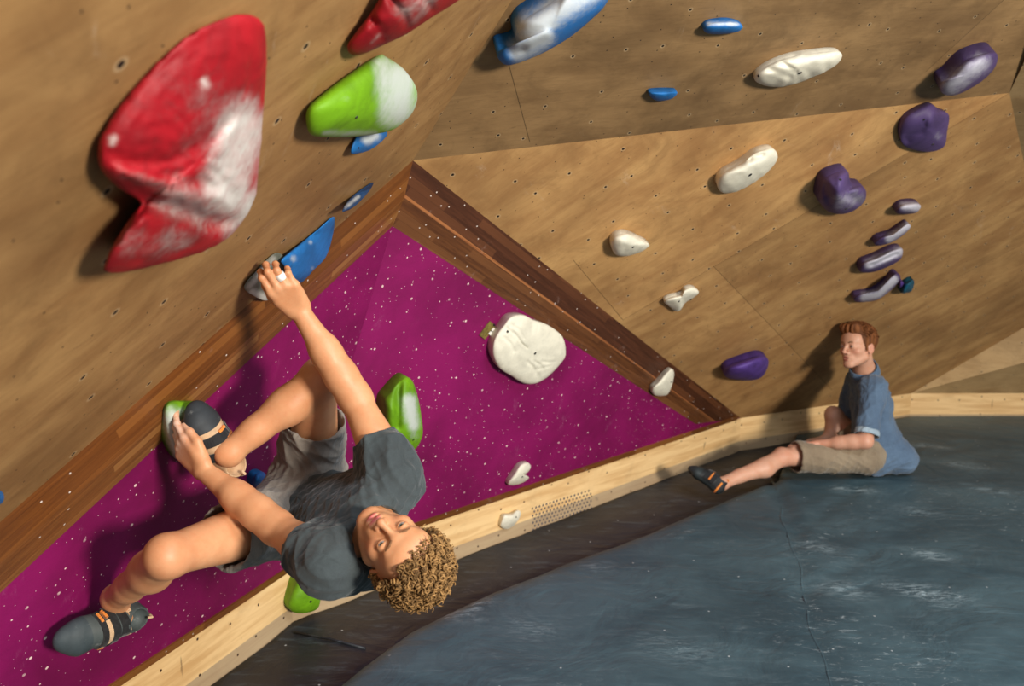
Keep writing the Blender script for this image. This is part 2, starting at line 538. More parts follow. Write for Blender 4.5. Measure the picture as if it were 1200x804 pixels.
# --- mats
def extrude_poly(pts, ztop, zbot, name, mat, parent=None, sub=0.0, fn=None):
    bm = bmesh.new()
    vs = [bm.verts.new((p[0], p[1], 0)) for p in pts]
    f = bm.faces.new(vs)
    bmesh.ops.recalc_face_normals(bm, faces=[f]); bm.normal_update()
    if f.normal.z < 0: f.normal_flip()
    if sub:
        xs = [p[0] for p in pts]; ys = [p[1] for p in pts]
        for ax, lo, hi in ((0, min(xs), max(xs)), (1, min(ys), max(ys))):
            v = lo + sub
            while v < hi:
                co = [0, 0, 0]; no = [0, 0, 0]; co[ax] = v; no[ax] = 1
                bmesh.ops.bisect_plane(bm, geom=bm.verts[:] + bm.edges[:] + bm.faces[:], plane_co=co, plane_no=no)
                v += sub
    ret = bmesh.ops.extrude_face_region(bm, geom=bm.faces[:])
    top = [e for e in ret['geom'] if isinstance(e, bmesh.types.BMVert)]
    for v in bm.verts: v.co.z = zbot
    for v in top: v.co.z = ztop + (fn(v.co.x, v.co.y) if fn else 0)
    bmesh.ops.recalc_face_normals(bm, faces=bm.faces)
    me = bpy.data.meshes.new(name); bm.to_mesh(me); bm.free()
    return link_mesh(name, me, mat, parent, smooth=True)

e = [onz(x, y, 0.0) for x, y in ((387, 804), (430, 770), (480, 733), (573, 690), (660, 655), (760, 620), (830, 590), (913, 556))]
dir0 = (e[0] - e[1]).normalized()
near = e[0] + dir0 * 1.2
inset = Vector((0.012, -0.012, 0))
kBm = onz(905, 530, 0.0)
mat_pts = [near] + e
nrmAB = Vector((kB.y - kA.y, -(kB.x - kA.x), 0)).normalized()
kCn = Vector((kC.x, kC.y, 0)) + Vector((-0.01, -0.025, 0)); kDn = Vector((kD2.x, kD2.y, 0)) + Vector((0, -0.025, 0))
tB = kB.lerp(kC, 0.30); tB = Vector((tB.x, tB.y, 0)) + Vector((0.01, -0.02, 0))
mat_pts += [tB, kCn, kDn, Vector((kDn.x, -2.6, 0)), Vector((near.x - 0.5, -2.6, 0))]
seam_a = onz(905, 556, 0); seam_b = onz(972, 804, 0); seam_d = (seam_b - seam_a).normalized()
def segd(x, y, a, b):
    ab = Vector((b.x - a.x, b.y - a.y)); ap = Vector((x - a.x, y - a.y))
    t = max(0, min(1, ap.dot(ab) / ab.dot(ab)))
    return (ap - ab * t).length
poly_e = mat_pts
creases = [(onz(928, 628, 0), onz(1010, 566, 0)), (onz(935, 700, 0), onz(1030, 640, 0)), (onz(905, 560, 0), onz(945, 640, 0))]
def mat_relief(x, y):
    z = 0.010 * (mnoise.noise(Vector((x * 0.9, y * 0.9, 0)))) + 0.004 * mnoise.noise(Vector((x * 3, y * 3, 2)))
    d = segd(x, y, seam_a, seam_a + seam_d * 4)
    z += -0.006 * math.exp(-(d / 0.04) ** 2) + 0.003 * math.exp(-((d - 0.09) / 0.05) ** 2)
    z -= 0.016 * math.exp(-((x - 1.75) / 0.6) ** 4 - ((y - 4.95) / 0.35) ** 4)
    for a_, b_ in creases:
        z += -0.007 * math.exp(-(segd(x, y, a_, b_) / 0.03) ** 2) + 0.004 * math.exp(-((segd(x, y, a_, b_) - 0.06) / 0.03) ** 2)
    # rounded edge towards the sloping skirt
    m = min(segd(x, y, mat_pts[i], mat_pts[i + 1]) for i in range(len(e)))
    z -= 0.03 * math.exp(-(m / 0.03))
    return z - 0.002
mm = extrude_poly([(p.x, p.y) for p in mat_pts], 0.0, -0.355, 'crash_mat', MAT['mat_blue'], None, 0.035, mat_relief)
smears = [(onz(x, y, 0), a, b, s) for x, y, a, b, s in ((1085, 692, 0.13, 0.035, 1.0), (1100, 700, 0.06, 0.05, 0.8), (1092, 650, 0.07, 0.03, 1.0), (530, 716, 0.10, 0.03, 1.0), (560, 706, 0.05, 0.05, 0.8),
    (985, 572, 0.05, 0.03, 1.0), (1010, 573, 0.08, 0.03, 0.8), (1130, 545, 0.12, 0.04, 0.8), (1090, 522, 0.10, 0.03, 0.9), (1165, 575, 0.12, 0.04, 0.6), (960, 641, 0.09, 0.04, 0.6), (985, 690, 0.09, 0.04, 0.7), (1075, 598, 0.1, 0.04, 0.5), (700, 664, 0.06, 0.03, 0.4), (620, 735, 0.12, 0.05, 0.3), (790, 760, 0.14, 0.05, 0.3))]
vals = []
for v in mm.data.vertices:
    a_ = 0.0
    if v.co.z > -0.2:
        for c_, sx, sy, st in smears:
            dx, dy = v.co.x - c_.x, v.co.y - c_.y
            u_ = dx * 0.9 - dy * 0.43; w_ = dx * 0.43 + dy * 0.9
            a_ = max(a_, st * math.exp(-(u_ / sx) ** 2 - (w_ / (sy * 1.6)) ** 2))
    vals.append(a_)
at = mm.data.attributes.new('smear', 'FLOAT', 'POINT'); at.data.foreach_set('value', vals)
tag(mm, 'large blue-grey vinyl crash mat filling the floor, scuffed with chalk', 'mat')
# raised welt of the seam across the cover
def tube_mesh(pts, r, n=8, caps=True):
    pts = [Vector(p) for p in pts]
    rs = r if isinstance(r, (list, tuple)) else [r] * len(pts)
    V = []; Q = []
    t = (pts[1] - pts[0]).normalized()
    ref = Vector((0, 0, 1)) if abs(t.z) < 0.9 else Vector((1, 0, 0))
    nrm = t.cross(ref).normalized()
    for i, p in enumerate(pts):
        if 0 < i < len(pts) - 1: t2 = (pts[i + 1] - pts[i - 1]).normalized()
        elif i == 0: t2 = (pts[1] - pts[0]).normalized()
        else: t2 = (pts[-1] - pts[-2]).normalized()
        nrm = (nrm - t2 * nrm.dot(t2)).normalized(); bn = t2.cross(nrm)
        for k in range(n):
            a = 2 * math.pi * k / n
            V.append(p + (nrm * math.cos(a) + bn * math.sin(a)) * rs[i])
    for i in range(len(pts) - 1):
        for k in range(n):
            a = i * n + k; b = i * n + (k + 1) % n
            Q.append((a, b, b + n, a + n))
    me = bpy.data.meshes.new('t')
    fs = list(Q)
    if caps: fs += [tuple(range(n - 1, -1, -1)), tuple(range(len(V) - n, len(V)))]
    me.from_pydata([tuple(v) for v in V], [], fs); me.update()
    return me
sp = []
for i in range(60):
    q = seam_a + seam_d * (0.02 + i * 0.075)
    q = Vector((q.x + 0.012 * math.sin(i * 0.5) + 0.006 * math.sin(i * 1.3), q.y, 0)); q.z = mat_relief(q.x, q.y) - 0.0045
    sp.append(q)
link_mesh('seam', tube_mesh(sp, 0.007, 10), MAT['mat_blue'], mm)
# lower, darker mat running along the foot of the wall
def off(a, b, p):   # inset from the kickboard
    d = (b - a); n = Vector((d.y, -d.x, 0)).normalized()
    if n.dot(Vector((0.3, 2.5, 0)) - a) < 0: n = -n
    return n
n1 = off(kA, kB, None); n2 = off(kL2, kA, None)
low = [kL2 + n2 * 0.004, kA + (n1 + n2) * 0.004, kB + n1 * 0.004, kB.lerp(kC, 0.28) + Vector((0, -0.006, 0))]
low += [Vector((p.x, p.y, 0)) + Vector((-0.006, 0.006, 0)) for p in reversed([near] + e)]
lowm = extrude_poly([(p.x, p.y) for p in low], ZT, -0.355, 'crash_mat', MAT['mat_dark'], None, 0.06,
                    lambda x, y: 0.008 * mnoise.noise(Vector((x * 5, y * 5, 3))) - 0.004)
tag(lowm, 'dark lower mat in the trough along the foot of the pale kickboard', 'mat')
q0 = onz(345, 741, ZT); q1 = onz(428, 760, ZT)
link_mesh('seam', tube_mesh([q0, q0.lerp(q1, 0.5) + Vector((0, 0.01, 0.001)), q1], 0.005, 8), MAT['mat_dark'], lowm)
# ------------------------------------------------------------------ holds
def smooth_closed(pts, n=96):
    pts = [np.array(p, float) for p in pts]
    m = len(pts); out = []
    for i in range(m):
        p0, p1, p2, p3 = pts[i - 1], pts[i], pts[(i + 1) % m], pts[(i + 2) % m]
        for k in range(8):
            t = k / 8.0
            out.append(0.5 * ((2 * p1) + (-p0 + p2) * t + (2 * p0 - 5 * p1 + 4 * p2 - p3) * t * t + (-p0 + 3 * p1 - 3 * p2 + p3) * t ** 3))
    out = np.array(out)
    seg = np.linalg.norm(np.roll(out, -1, 0) - out, axis=1)
    cum = np.concatenate([[0], np.cumsum(seg)]); L = cum[-1]
    res = []
    ext = np.vstack([out, out[:1]])
    for s in np.linspace(0, L, n, endpoint=False):
        j = np.searchsorted(cum, s, 'right') - 1
        f = (s - cum[j]) / max(1e-9, cum[j + 1] - cum[j])
        res.append(ext[j] * (1 - f) + ext[j + 1] * f)
    return np.array(res)

def pl_dist(p, line):
    best = 1e9
    if len(line) == 1: return math.hypot(p[0] - line[0][0], p[1] - line[0][1])
    for a, b in zip(line[:-1], line[1:]):
        ax, ay = a; bx, by = b
        dx, dy = bx - ax, by - ay
        t = max(0, min(1, ((p[0] - ax) * dx + (p[1] - ay) * dy) / (dx * dx + dy * dy)))
        best = min(best, math.hypot(p[0] - ax - t * dx, p[1] - ay - t * dy))
    return best

def hold_mat(name, col, dark=0.55, chalk_col=srgb(214, 212, 204), rough=0.6):
    t = NT(name); o = t.obj()
    n1 = t.noise(o, 9.0, 5, 0.65, 0.6); n2 = t.noise(o, 60.0, 4, 0.7)
    c = t.mix(t.ramp(n1, 0.35, 0.7), col, tuple(x * dark for x in col))
    c = t.mix(t.ramp(n2, 0.45, 0.8, 0, 0.25), c, tuple(x * 0.5 for x in col))
    a = t.attr('chalk')
    f = t.math('ADD', a, t.math('MULTIPLY', t.math('SUBTRACT', n1, 0.5), 0.9))
    f = t.math('ADD', f, t.math('MULTIPLY', t.math('SUBTRACT', n2, 0.5), 0.5))
    f = t.math('MULTIPLY', t.ramp(f, 0.08, 1.0), t.ramp(a, 0.02, 0.3))
    c = t.mix(t.math('MULTIPLY', f, 0.92), c, chalk_col)
    t.bump(t.noise(o, 160.0, 4, 0.7), 0.25, 0.002)
    return t.set(c, rough, 0.35)

HM = dict(
    red=hold_mat('hold_red', srgb(158, 12, 26), 0.55),
    green=hold_mat('hold_green', srgb(112, 164, 16), 0.6, srgb(196, 202, 196)),
    blue=hold_mat('hold_blue', srgb(30, 110, 180), 0.6, srgb(200, 206, 208)),
    navy=hold_mat('hold_navy', srgb(30, 60, 96), 0.6),
    teal=hold_mat('hold_teal', srgb(14, 84, 108), 0.6),
    white=hold_mat('hold_white', srgb(226, 220, 200), 0.82, srgb(236, 232, 222)),
    purple=hold_mat('hold_purple', srgb(80, 62, 108), 0.6, srgb(188, 186, 196)),
    violet=hold_mat('hold_violet', srgb(84, 58, 134), 0.6, srgb(188, 186, 196)),
    grey=hold_mat('hold_grey', srgb(120, 122, 108), 0.6))
MAT['bolt'] = plain('bolt_steel', srgb(34, 32, 30), 0.5, 0.5, metallic=0.0) if False else plain('bolt_steel', srgb(34, 32, 30), 0.5, 0.5)

def hold(label, outline, plane, h, mat, chalk=(), feat=(), rim=0.35, bolts=(), lean=None, peak=None, base=None,
         power=0.55, name='climbing_hold', group=None, rings=18, bulge=None, seed=0, rough_amp=0.0):
    """a moulded hold screwed to a wall plane; the outline is its rim as seen in the photo, its body rises h off the wall.
    lean = (contact_px, far_px, height): a hold seen edge-on whose rim rises from the wall along that direction"""
    O = smooth_closed(outline, 96)
    c = np.array(peak if peak is not None else O.mean(0), float)
    n = len(O); V = []; ch = []; Q = []
    def rim_off(p):
        if lean is None: return h * rim
        (ax, ay), (bx, by), H = lean
        dx, dy = bx - ax, by - ay
        t = ((p[0] - ax) * dx + (p[1] - ay) * dy) / (dx * dx + dy * dy)
        t = max(0.0, min(1.15, t))
        return 0.004 + H * t
    bz = (h - h * rim) if bulge is None else bulge
    def add(p, s, extra):
        q = p
        o = rim_off(p) + extra
        for (ln, wd, amp) in feat:
            o += amp * math.exp(-(pl_dist(p, ln) / wd) ** 2) * min(1.0, (1 - s) * 5)
        v = plane.hit(p[0], p[1], max(0.001, o))
        if rough_amp and s < 1:
            v += plane.n * rough_amp * mnoise.noise(Vector((p[0] * 0.09, p[1] * 0.09, seed)))
        V.append(v)
        a = 0.0
        for (ln, wd, st) in chalk: a = max(a, st * math.exp(-(pl_dist(p, ln) / wd) ** 2))
        ch.append(a)
    # base ring on the wall
    for p in O:
        r = plane.hit(p[0], p[1], rim_off(p))
        b = plane.proj(r) + plane.n * 0.0006
        cc = plane.proj(plane.hit(c[0], c[1], rim_off(c)))
        if base is not None:
            q = np.array(base[:2]) + (p - np.array(base[:2])) * base[2]
            b = plane.hit(q[0], q[1], 0.0006); V.append(b)
        else: V.append(b.lerp(cc, 0.03))
        ch.append(0.0)
    for k in range(rings):
        th = (k / rings) * (math.pi / 2)
        s = math.cos(th); z = math.sin(th) ** (power * 2)
        for p in O:
            add(c + (p - c) * s, s, bz * z)
    add(c, 0.0, bz)
    for k in range(rings):
        for i in range(n):
            a = k * n + i; b = k * n + (i + 1) % n
            Q.append((a, b, b + n, a + n))
    last = len(V) - 1
    for i in range(n): Q.append((rings * n + i, rings * n + (i + 1) % n, last))
    Q.append(tuple(range(n - 1, -1, -1)))
    org = plane.proj(plane.hit(c[0], c[1], rim_off(c)))
    me = bpy.data.meshes.new(name)
    me.from_pydata([tuple(v - org) for v in V], [], Q); me.update()
    bm = bmesh.new(); bm.from_mesh(me); bmesh.ops.recalc_face_normals(bm, faces=bm.faces); bm.to_mesh(me); bm.free()
    at = me.attributes.new('chalk', 'FLOAT', 'POINT'); at.data.foreach_set('value', ch)
    o = bpy.data.objects.new(name, me); COL.objects.link(o); me.materials.append(mat)
    me.polygons.foreach_set('use_smooth', [True] * len(me.polygons))
    o.location = org
    tag(o, label, 'climbing hold', group)
    # bolts sunk in the face
    for b in bolts:
        bx, by = b[:2]; rr = b[2] if len(b) > 2 else 0.007
        # find face surface offset there
        p = np.array([bx, by], float)
        d0 = O - c; best = None
        ang = math.atan2(by - c[1], bx - c[0])
        ia = min(range(n), key=lambda i: abs((math.atan2(d0[i][1], d0[i][0]) - ang + math.pi) % (2 * math.pi) - math.pi))
        s = min(0.98, np.linalg.norm(p - c) / max(1e-6, np.linalg.norm(d0[ia])))
        ex = bz * (math.sin(math.acos(s)) ** (power * 2))
        oo = rim_off(p) + ex
        for (ln, wd, amp) in feat: oo += amp * math.exp(-(pl_dist(p, ln) / wd) ** 2) * min(1.0, (1 - s) * 5)
        v = plane.hit(bx, by, oo)
        # surface normal by finite differences on the ring mesh
        q = min(V, key=lambda w: (w - v).length)
        idx = V.index(q)
        nn = me.vertices[idx].normal.copy()
        if nn.length < 0.5: nn = plane.n
        q = q if (q - v).length < 0.01 else v
        bm = bmesh.new()
        bmesh.ops.create_cone(bm, cap_ends=True, segments=16, radius1=rr, radius2=rr * 0.8, depth=0.004)
        m4 = Matrix.Translation(q - org - nn * 0.0006) @ nn.to_track_quat('Z', 'Y').to_matrix().to_4x4()
        bmesh.ops.transform(bm, matrix=m4, verts=bm.verts)
        mb = bpy.data.meshes.new('bolt'); bm.to_mesh(mb); bm.free()
        ob = bpy.data.objects.new('bolt', mb); COL.objects.link(ob); mb.materials.append(MAT['bolt']); ob.parent = o
    return o

# --- on the near overhang
hold('huge red pinch hold with folded lower lip, chalked white on its right flank',
     [(295,18),(310,33),(312,82),(308,135),(303,197),(299,230),(287,255),(267,279),(234,296),(193,308),(152,318),(125,319),
      (123,308),(135,283),(156,252),(166,238),(139,220),(119,199),(115,177),(123,152),(147,115),(184,74),(225,39),(267,20)],
     PL, 0.14, HM['red'], lean=((178,90),(290,250),0.055), bulge=0.028, base=(205,170,0.82), peak=(232,190), rings=30, power=0.6,
     feat=[([(166,238),(205,246),(250,262),(285,262)], 11, -0.016), ([(120,195),(170,212),(215,225),(255,235)], 10, 0.007),
           ([(118,186),(160,190),(205,185),(250,160),(285,130)], 8, -0.005),
           ([(118,200),(160,215),(200,222)], 4, -0.004),
           ([(130,306),(190,300),(240,285)], 6, -0.003), ([(128,304),(180,300)], 5, 0.003),
           ([(290,120),(250,190),(215,208)], 7, 0.004)],
     chalk=[([(287,150),(275,190),(262,225),(285,240)], 34, 0.80), ([(205,228),(250,245),(270,260)], 28, 0.50), ([(230,120),(240,200)], 60, 0.18),
            ([(150,285),(210,280)], 22, 0.28), ([(140,200),(190,215)], 10, 0.35), ([(240,97)], 7, 0.7), ([(132,165)], 7, 0.7)],
     group=None, seed=1, rough_amp=0.0035)
hold('tapering red hold with grooved segments, cut off by the top edge of the photo',
     [(407,54),(412,64),(427,63),(451,52),(478,39),(505,21),(538,0),(562,-22),(540,-46),(480,-40),(452,-14),(442,3),(431,20),(417,38)],
     PL, 0.1, HM['red'], base=(470,5,0.85), lean=((420,15),(480,45),0.045), bulge=0.020, rings=24,
     feat=[([(433,20),(447,38),(452,52)], 5, -0.004), ([(455,-6),(474,20),(480,38)], 5, -0.004), ([(485,-20),(500,0),(510,18)], 5, -0.004)],
     chalk=[([(500,-5),(480,10)], 22, 0.4), ([(436,50),(445,40)], 4, 0.3)], seed=2)
hold('rounded green hold with its right half chalked white, under the red taper',
     [(359,144),(361,127),(377,111),(410,86),(443,65),(453,67),(472,80),(486,99),(489,115),(484,131),(472,144),(455,154),(418,160),(386,161),(365,158)],
     PL, 0.1, HM['green'], base=(415,115,0.8), lean=((395,95),(440,158),0.05), bulge=0.028, peak=(430,125), bolts=[(418,136,0.004)],
     chalk=[([(470,90),(468,130)], 24, 1.0), ([(450,75),(455,140)], 14, 0.7), ([(380,156),(440,156)], 5, 0.5), ([(405,116)], 7, 0.4)], seed=3)
hold('small blue hold dusted white, tucked right beneath the green and white one',
     [(411,179),(414,166),(425,152),(443,150),(454,156),(447,166),(433,176),(418,180)],
     PL, 0.05, HM['blue'], base=(430,168,0.6), lean=((428,158),(436,178),0.02), bulge=0.008, bolts=[(420,173,0.003)],
     chalk=[([(430,163),(440,160)], 7, 0.9)], seed=4)
hold('bright blue wavy hold hanging from the edge above the climber\'s hand',
     [(390,254),(392,262),(390,275),(386,291),(380,304),(368,316),(360,325),(351,332),(341,326),(333,312),(330,304),(350,287),(372,269)],
     PL, 0.12, HM['blue'], base=(358,285,0.5), lean=((360,279),(372,312),0.035), bulge=0.010, rings=16,
     chalk=[([(344,303)], 5, 0.7), ([(364,284)], 3, 0.5), ([(366,314)], 4, 0.3)], seed=5)
hold('chalky grey edge hold gripped by the climber\'s upper hand',
     [(286,336),(300,318),(322,297),(334,303),(336,320),(330,338),(314,352),(298,347)],
     PL, 0.07, HM['grey'], lean=((303,317),(325,345),0.020), base=(306,322,0.6), bulge=0.004,
     chalk=[([(292,336),(320,303)], 5, 0.6), ([(296,343),(310,350)], 6, 0.9)], seed=6)
hold('thin dark blue sliver of a hold on the edge above the bright blue one',
     [(401,247),(412,231),(436,214),(434,222),(420,238),(409,246)],
     PL, 0.03, HM['navy'], base=(418,230,0.7), lean=((417,228),(421,238),0.03), bulge=0.003, chalk=[([(405,243),(420,230)], 3, 0.5)], seed=7)
hold('tiny blue hold at the extreme left edge of the photo',
     [(-12,579),(-2,574),(4,579),(4,587),(-2,592),(-11,590)], PL, 0.03, HM['blue'], lean=((-3,574),(-3,592),0.012), bulge=0.01, seed=8)
# --- on the roof panel
hold('long curved blue hold rubbed white along its back, at the top of the roof panel',
     [(583,67),(584,60),(595,57),(605,52),(604,39),(610,27),(622,18),(640,7),(655,-3),(680,-22),(716,-16),(710,5),(694,22),(670,42),(646,57),(628,66),(607,74),(592,76)],
     PR2, 0.13, HM['blue'], rim=0.45, peak=(648,32), rings=22,
     feat=[([(605,52),(618,50),(640,40)], 6, 0.012), ([(600,62),(612,58)], 6, -0.014)],
     chalk=[([(620,35),(650,15),(690,-12)], 20, 1.0), ([(608,62),(640,42)], 13, 1.0), ([(700,5),(665,38),(625,64)], 5, 0.0)], seed=9)
hold('blue edge hold under the roof, the wider of the two flat blue ones',
     [(824,33),(833,27),(854,25),(870,30),(865,37),(846,40),(829,39)], PR2, 0.045, HM['blue'], rim=0.4, chalk=[([(830,28),(865,28)], 3, 0.7)], seed=10)
hold('blue edge hold under the roof, the smaller of the two flat blue ones',
     [(760,110),(767,107),(792,107),(791,113),(783,117),(769,118)], PR2, 0.04, HM['blue'], rim=0.4, seed=11)
hold('long white leaf-shaped hold with crinkled face on the roof panel',
     [(884,90),(900,77),(925,67),(954,62),(979,60),(987,65),(979,77),(958,88),(933,98),(908,102),(890,98)], PR2, 0.07, HM['white'], rim=0.3,
     bolts=[(937,86,0.008), (889,90,0.005)], rough_amp=0.005, feat=[([(900,80),(925,90)], 4, -0.006), ([(915,72),(932,84)], 3, -0.006)], seed=12)
hold('purple hold rubbed grey, casting a long shadow at the upper right corner',
     [(1102,98),(1112,90),(1129,73),(1146,65),(1162,61),(1169,65),(1166,79),(1152,94),(1133,106),(1117,112),(1104,109)],
     PR2, 0.11, HM['purple'], rim=0.5, chalk=[([(1112,102),(1135,85),(1150,75)], 12, 0.8)], seed=13)
# --- on the middle wall
hold('smooth white elongated hold with a single bolt, high on the middle wall',
     [(840,215),(846,204),(867,192),(887,178),(904,174),(911,181),(908,192),(892,208),(867,223),(847,226)], P3, 0.08, HM['white'], rim=0.35,
     bolts=[(879,205,0.009)], feat=[([(880,186),(893,182)], 4, -0.012)], seed=14, rough_amp=0.003)
hold('small white rounded hold left on the middle wall, nearest the dark timber frame',
     [(716,286),(721,277),(734,274),(751,281),(761,287),(754,293),(736,300),(721,298)], P3, 0.07, HM['white'], rim=0.4, rough_amp=0.005,
     bolts=[(742,290,0.006)], seed=15)
hold('small white bone-shaped hold near a panel seam on the middle wall',
     [(778,353),(786,348),(799,345),(803,339),(812,337),(819,342),(814,348),(803,355),(794,365),(784,359)], P3, 0.05, HM['white'], rim=0.4,
     rough_amp=0.007, bolts=[(796,353,0.006)], seed=16)
hold('dark purple angular hold with pointed top, upper right on the middle wall',
     [(1056,146),(1067,133),(1090,123),(1101,129),(1112,135),(1110,154),(1106,172),(1088,178),(1063,173),(1055,162)], P3, 0.065, HM['purple'], rim=0.35,
     bolts=[(1093,169,0.008), (1083,141,0.005)], peak=(1086,150), power=0.8, chalk=[([(1100,160)], 9, 0.3)],
     feat=[([(1084,150),(1060,165)], 6, -0.015), ([(1086,150),(1098,130)], 5, 0.01)], seed=17)
hold('purple lobed hold with a notch and chalky belly, left of the small sloping rails',
     [(961,238),(959,231),(964,213),(973,205),(992,200),(996,211),(1000,217),(1011,219),(1015,225),(1013,236),(1002,246),(987,251),(971,248)],
     P3, 0.14, HM['purple'], rim=0.35, bolts=[(991,245,0.008), (985,210,0.006)], peak=(985,228), power=0.8,
     feat=[([(996,214),(994,228),(1010,240)], 6, -0.022), ([(985,205),(984,230)], 6, 0.01), ([(966,220),(972,236)], 5, -0.015)],
     chalk=[([(985,236),(1002,232)], 12, 0.5)], seed=18)
hold('short grey-purple chalked hold, uppermost of the column of four small rails',
     [(1050,245),(1059,239),(1074,238),(1079,242),(1074,249),(1062,251),(1051,250)], P3, 0.07, HM['purple'], rim=0.45,
     chalk=[([(1060,242),(1078,243)], 6, 0.95)], seed=19)
hold('slim chalked purple rail, second from top in the column of four',
     [(1024,285),(1030,279),(1045,274),(1057,266),(1064,262),(1067,266),(1059,275),(1045,284),(1030,288)], P3, 0.07, HM['purple'], rim=0.45,
     chalk=[([(1042,280),(1064,265)], 5, 1.0)], seed=20)
hold('broad chalked purple rail, third from top in the column of four',
     [(1007,315),(1011,308),(1026,302),(1045,293),(1056,291),(1058,295),(1055,304),(1042,312),(1023,319),(1009,319)], P3, 0.08, HM['purple'], rim=0.45,
     feat=[([(1022,311),(1050,298)], 2.5, -0.012)], chalk=[([(1018,310),(1054,295)], 6, 0.95)], seed=21)
hold('curved chalked purple rail, lowest in the column of four',
     [(1000,350),(1005,346),(1023,343),(1038,333),(1049,321),(1055,323),(1053,330),(1042,342),(1026,352),(1005,354)], P3, 0.08, HM['purple'], rim=0.45,
     chalk=[([(1012,349),(1030,345),(1048,328)], 5, 1.0)], seed=22)
hold('tiny plum-coloured nub between the curved purple rail and the teal hold',
     [(1053.5,335),(1055,330),(1058,330),(1059,333),(1056.5,337),(1054,337.5)], P3, 0.05, HM['violet'], rim=0.45, seed=43)
hold('tiny dark teal hold beside the curved purple rail',
     [(1055,340),(1061,332),(1070,328),(1071,334),(1067,342),(1057,343)], P3, 0.06, HM['teal'], rim=0.45, rough_amp=0.02, seed=23)
hold('smooth violet hold low on the middle wall, in front of the man\'s shadow',
     [(848,436),(854,429),(875,421),(891,417),(900,421),(899,432),(891,443),(875,446),(853,443)], P3, 0.12, HM['violet'], rim=0.35, seed=24)
# --- on the dark timber and the magenta wall
hold('white teardrop hold screwed to the dark timber frame',
     [(764,455),(771,447),(781,436),(787,432),(790,438),(787,453),(781,463),(767,463)], TO, 0.05, HM['white'], rim=0.4, bolts=[(786,448,0.006)], rough_amp=0.003, seed=25)
bigw = hold('large flat white round hold with cracked texture on the magenta wall',
     [(590,381),(597,372),(606,369),(616,370),(625,375),(640,380),(655,390),(661,399),(663,412),(660,422),(647,437),(635,446),(622,450),(611,448),(600,441),(587,433),(580,423),(577,410),(580,396)],
     M1, 0.075, HM['white'], rim=0.5, power=0.42, bolts=[(627,414,0.007), (595,389,0.006)], rings=34,
     feat=[([(593,384),(605,393),(611,402),(618,408)], 1.3, -0.005), ([(590,395),(598,402),(603,412)], 1.3, -0.004),
           ([(618,424),(625,430),(633,446)], 1.4, -0.006), ([(627,424),(634,428),(638,438)], 1.3, -0.005),
           ([(636,424),(643,425),(650,424)], 1.4, -0.005), ([(630,433),(640,430),(648,428)], 1.3, -0.004),
           ([(598,380),(608,386),(614,396)], 1.3, -0.003)], seed=26, rough_amp=0.003)
hold('white heart-notched hold low on the magenta wall',
     [(595,566),(601,556),(609,545),(618,542),(622,547),(619,553),(615,556),(620,560),(612,566),(599,569)], M1, 0.05, HM['white'], rim=0.4, bolts=[(612,559,0.005)], rough_amp=0.003, seed=27)
hold('dark blue small hold in the shadow between the climber\'s arms and legs',
     [(296,563),(300,555),(308,553),(312,559),(310,568),(302,571),(297,569)], M2, 0.06, HM['blue'], rim=0.4, seed=28)
hold('green foothold chalked white at its left, under the climber\'s hand and toe',
     [(192,485),(195,474),(203,470),(221,471),(237,474),(244,481),(243,492),(238,515),(226,540),(212,542),(202,528),(195,508)], M2, 0.062, HM['green'], rim=0.5, power=0.45,
     chalk=[([(200,492),(208,520),(215,535)], 13, 1.0), ([(212,485)], 9, 0.6), ([(238,478)], 6, 0.5)], seed=29)
hold('tall green hold with a white chalked face beside the climber\'s raised sleeve',
     [(449,472),(457,459),(469,446),(477,442),(484,448),(490,467),(494,490),(495,510),(487,526),(474,532),(460,522),(450,500)], M1, 0.12, HM['green'], rim=0.4, peak=(468,490), power=0.8,
     bolts=[(484,515,0.006)], chalk=[([(480,470),(484,498)], 9, 0.95), ([(486,510)], 8, 0.4)],
     feat=[([(467,450),(466,500)], 5, -0.02)], seed=30)
hold('bright green hold peeking out between the climber\'s raised arm and chest',
     [(427,536),(436,531),(444,538),(446,550),(438,560),(428,556),(423,546)], M1, 0.07, HM['green'], rim=0.4, seed=31)
KB = Plane(kA, kB, kA + Vector((0, 0, -0.2)))
hold('bright green block hold on the pale kickboard below the climber\'s shoulder',
     [(337,709),(341,694),(350,676),(364,666),(374,680),(376,696),(373,712),(361,718),(345,718)], KB, 0.10, HM['green'], rim=0.5, power=0.5, bolts=[(364,705,0.006)], seed=32)
hold('small white hold with a knob on the pale kickboard',
     [(587,610),(590,603),(599,602),(608,598),(610,604),(603,615),(594,620),(587,617)], KB, 0.045, HM['white'], rim=0.4, bolts=[(605,606,0.005)], rough_amp=0.008, seed=33)

# route tag beside the large white hold: olive card and a white square of tape
def card(name, px, pl, off, th, mat, parent=None):
    vs = [pl.hit(x, y, off) for x, y in px]
    bm = bmesh.new(); f = bm.faces.new([bm.verts.new(v) for v in vs]); bm.normal_update()
    if f.normal.dot(pl.n) < 0: f.normal_flip()
    r = bmesh.ops.extrude_face_region(bm, geom=[f])
    for v in [e for e in r['geom'] if isinstance(e, bmesh.types.BMVert)]: v.co -= pl.n * th
    bmesh.ops.recalc_face_normals(bm, faces=bm.faces)
    org = vs[0] if parent is None else Vector(parent.location)
    for v in bm.verts: v.co -= org
    me = bpy.data.meshes.new(name); bm.to_mesh(me); bm.free(); me.materials.append(mat)
    o = bpy.data.objects.new(name, me); COL.objects.link(o)
    if parent is None: o.location = org
    else: o.parent = parent
    return o
MAT['olive'] = plain('tag_card', srgb(112, 98, 48), 0.5, 0.4, 0.35, 90)
MAT['tape'] = plain('tag_tape', srgb(222, 218, 208), 0.6, 0.3, 0.05)
MAT['ink'] = plain('ink', srgb(24, 22, 22), 0.6)
